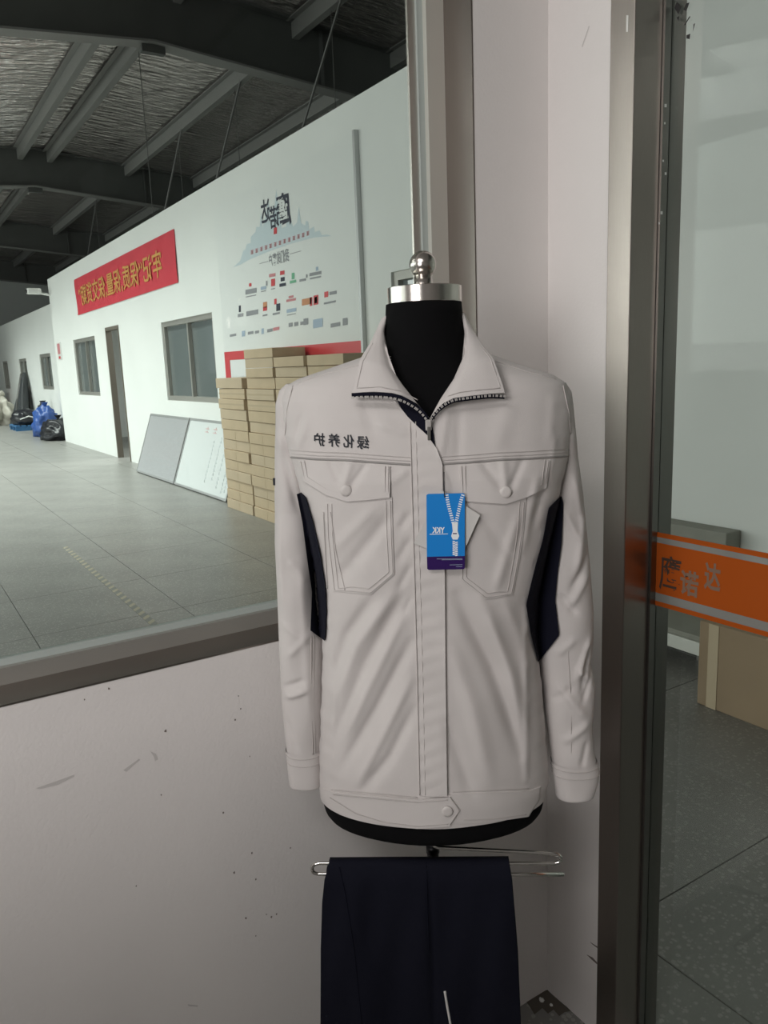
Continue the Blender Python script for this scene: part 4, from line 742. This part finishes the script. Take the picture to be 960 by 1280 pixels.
def tooth(px, py, ang, wd=4.2, hh=1.5):
    c, s = math.cos(ang), math.sin(ang); a = [tagpt(px+c*dx-s*dy, py+s*dx+c*dy, .0004) for dx, dy in ((-wd/2, -hh/2), (wd/2, -hh/2), (wd/2, hh/2), (-wd/2, hh/2))]; zm.add(a, [(0, 1, 2, 3)])
for i in range(13): k = i/12; tooth(558.5+(566.5-558.5)*k**1.3, 619+34*k, -.15); tooth(578.5-(578.5-570.5)*k**.8, 619+34*k, .3)
for i in range(8): tooth(567.3, 677+i*2.3, .25, 3.2); tooth(570.6, 678+i*2.3, -.25, 3.2)
zm.build('printed_zip_teeth', 'tag_white', ht)
card('printed_zip_slider', [(565, 654), (572.5, 653.5), (572, 664), (574, 670), (572, 674.5), (566, 674.5), (564, 670), (566, 664)], .0002, 'tag_white', .0004, ht); card('printed_slot', [(566, 666.3), (571, 666.3), (571, 667.6), (566, 667.6)], .0002, 'tag_purple', .0006, ht)
P0 = onF(555, 590, .008); MB().tube([tuple(map(float, P0)), tagpt(555, 605, .004), tagpt(555.5, 617, .0016), tagpt(556, 622, .0012)], .0008, 6).build('string', 'thread', ht, True)
# ---- trouser hanger (bent chrome rod) and trousers
YR = -.035
hg = thing('trouser_hanger', 'bent chrome wire trouser hanger fixed to the dress form pole', 'hanger', tuple(AX), RZ)
def hp(px, py, y=YR): X, Z = LX(px, py, y); return (float(X), y, float(Z))
def arc(a, b, c, n=8): a, b, c = map(np.array, (a, b, c)); return [tuple((1-t)**2*a+2*t*(1-t)*b+t*t*c) for t in np.linspace(0, 1, n)]
rod = [hp(541, 1047, -.0), hp(541, 1051, -.02)]+arc(hp(541, 1053, -.03), hp(543, 1060), hp(552, 1059.5))+[hp(620, 1063), hp(688, 1067)]+arc(hp(690, 1067), hp(701, 1068), hp(701, 1073.5))+arc(hp(701, 1073.5), hp(701, 1079), hp(690, 1079.5))+[hp(640, 1079.5), hp(500, 1079), hp(402, 1079)]
rod += arc(hp(400, 1079), hp(390, 1079.5), hp(390, 1086))+arc(hp(390, 1086), hp(390, 1092.5), hp(400, 1092.5))+[hp(500, 1093), hp(640, 1093), hp(705, 1093)]
MB().tube(rod, .0034, 12).build('bent_rod', 'chrome', hg, True)
MB().lathe([(.0122, hp(541, 1060, .02)[2]-.008), (.0122, hp(541, 1060, .02)[2]+.008)], (px_, .02), 20).build('clamp_collar', 'pole_black', hg, True)
tr = thing('trousers', 'dark navy trousers folded over the chrome hanger rod', 'trousers', tuple(AX), RZ)
zt0 = hp(520, 1075.5)[2]; lz_, lx_ = edge([(412, 1076), (407, 1092), (404, 1120), (402, 1180), (402, 1280), (404, 1400), (408, 1560)], YR); rz_, rx_ = edge([(636, 1075), (639, 1092), (642, 1130), (646, 1180), (650, 1280), (652, 1400), (650, 1560)], YR)
NVt, NUt = 90, 120; zb = .30
def tro(name, yoff, sgn, zbot, mfac):
    zz = np.linspace(zt0, zbot, NVt); ss = np.linspace(0, 1, NUt); S, Z_ = np.meshgrid(ss, zz); l = np.interp(Z_, lz_, lx_); r = np.interp(Z_, rz_, rx_); X = l+(r-l)*S
    d = np.clip((zt0-Z_)/.03, 0, 1); Y = YR+sgn*(.006+.010*np.sqrt(d)+.012*np.clip((zt0-Z_)/.4, 0, 1)*(1-(2*S-1)**4))
    Y += sgn*mfac*np.clip((zt0-Z_)/.12, 0, 1)*(.004*np.exp(-((S-.18-.1*(zt0-Z_))/.05)**2)-.005*np.exp(-((S-.57)/.02)**2)+.003*np.sin(S*17+Z_*9)+.002*np.sin(S*31-Z_*14))
    return X, Y, Z_
Xa, Ya, Za = tro('f', 0, -1, zb, 1); Xb, Yb, Zb = tro('b', 0, 1, zb+.02, .6)
# one sheet: up the front, over the rod, down the back
SX = np.r_[Xa[::-1], Xb]; SY = np.r_[Ya[::-1], Yb]; SZ = np.r_[Za[::-1], Zb]; SZ[NVt-1] += .002; SZ[NVt] += .002
o = mesh_local('cloth', SX, SY, SZ, gridfaces(2*NVt, NUt), 'navy_trouser', tr); md = o.modifiers.new('thickness', 'SOLIDIFY'); md.thickness = .002; md.offset = 0
def frontY(X, Z): i = np.clip(((zt0-Z)/(zt0-zb)*(NVt-1)).astype(int), 0, NVt-1); j = np.array([int(np.argmin(np.abs(Xa[a]-x))) for a, x in zip(np.ravel(i), np.ravel(X))]).reshape(np.shape(i)); return Ya[i, j]
def trline(name, pts, m, r_):
    q = polyS(pts, 40); y = np.full(len(q), YR-.02)
    for _ in range(4): X, Z = LX(q[:, 0], q[:, 1], y); y = frontY(X, Z)-.0016
    X, Z = LX(q[:, 0], q[:, 1], y); MB().tube(np.stack([X, y, Z], 1), r_, 6).build(name, m, tr, True)
trline('white_piping', [(556, 1239), (559, 1258), (563, 1280), (570, 1320), (575, 1360)], 'white_stripe', .0022)
trline('side_seam', [(424, 1084), (432, 1120), (443, 1190), (452, 1280)], 'navy', .0012); trline('inner_seam', [(533, 1078), (534, 1130), (536, 1190)], 'navy', .0014)
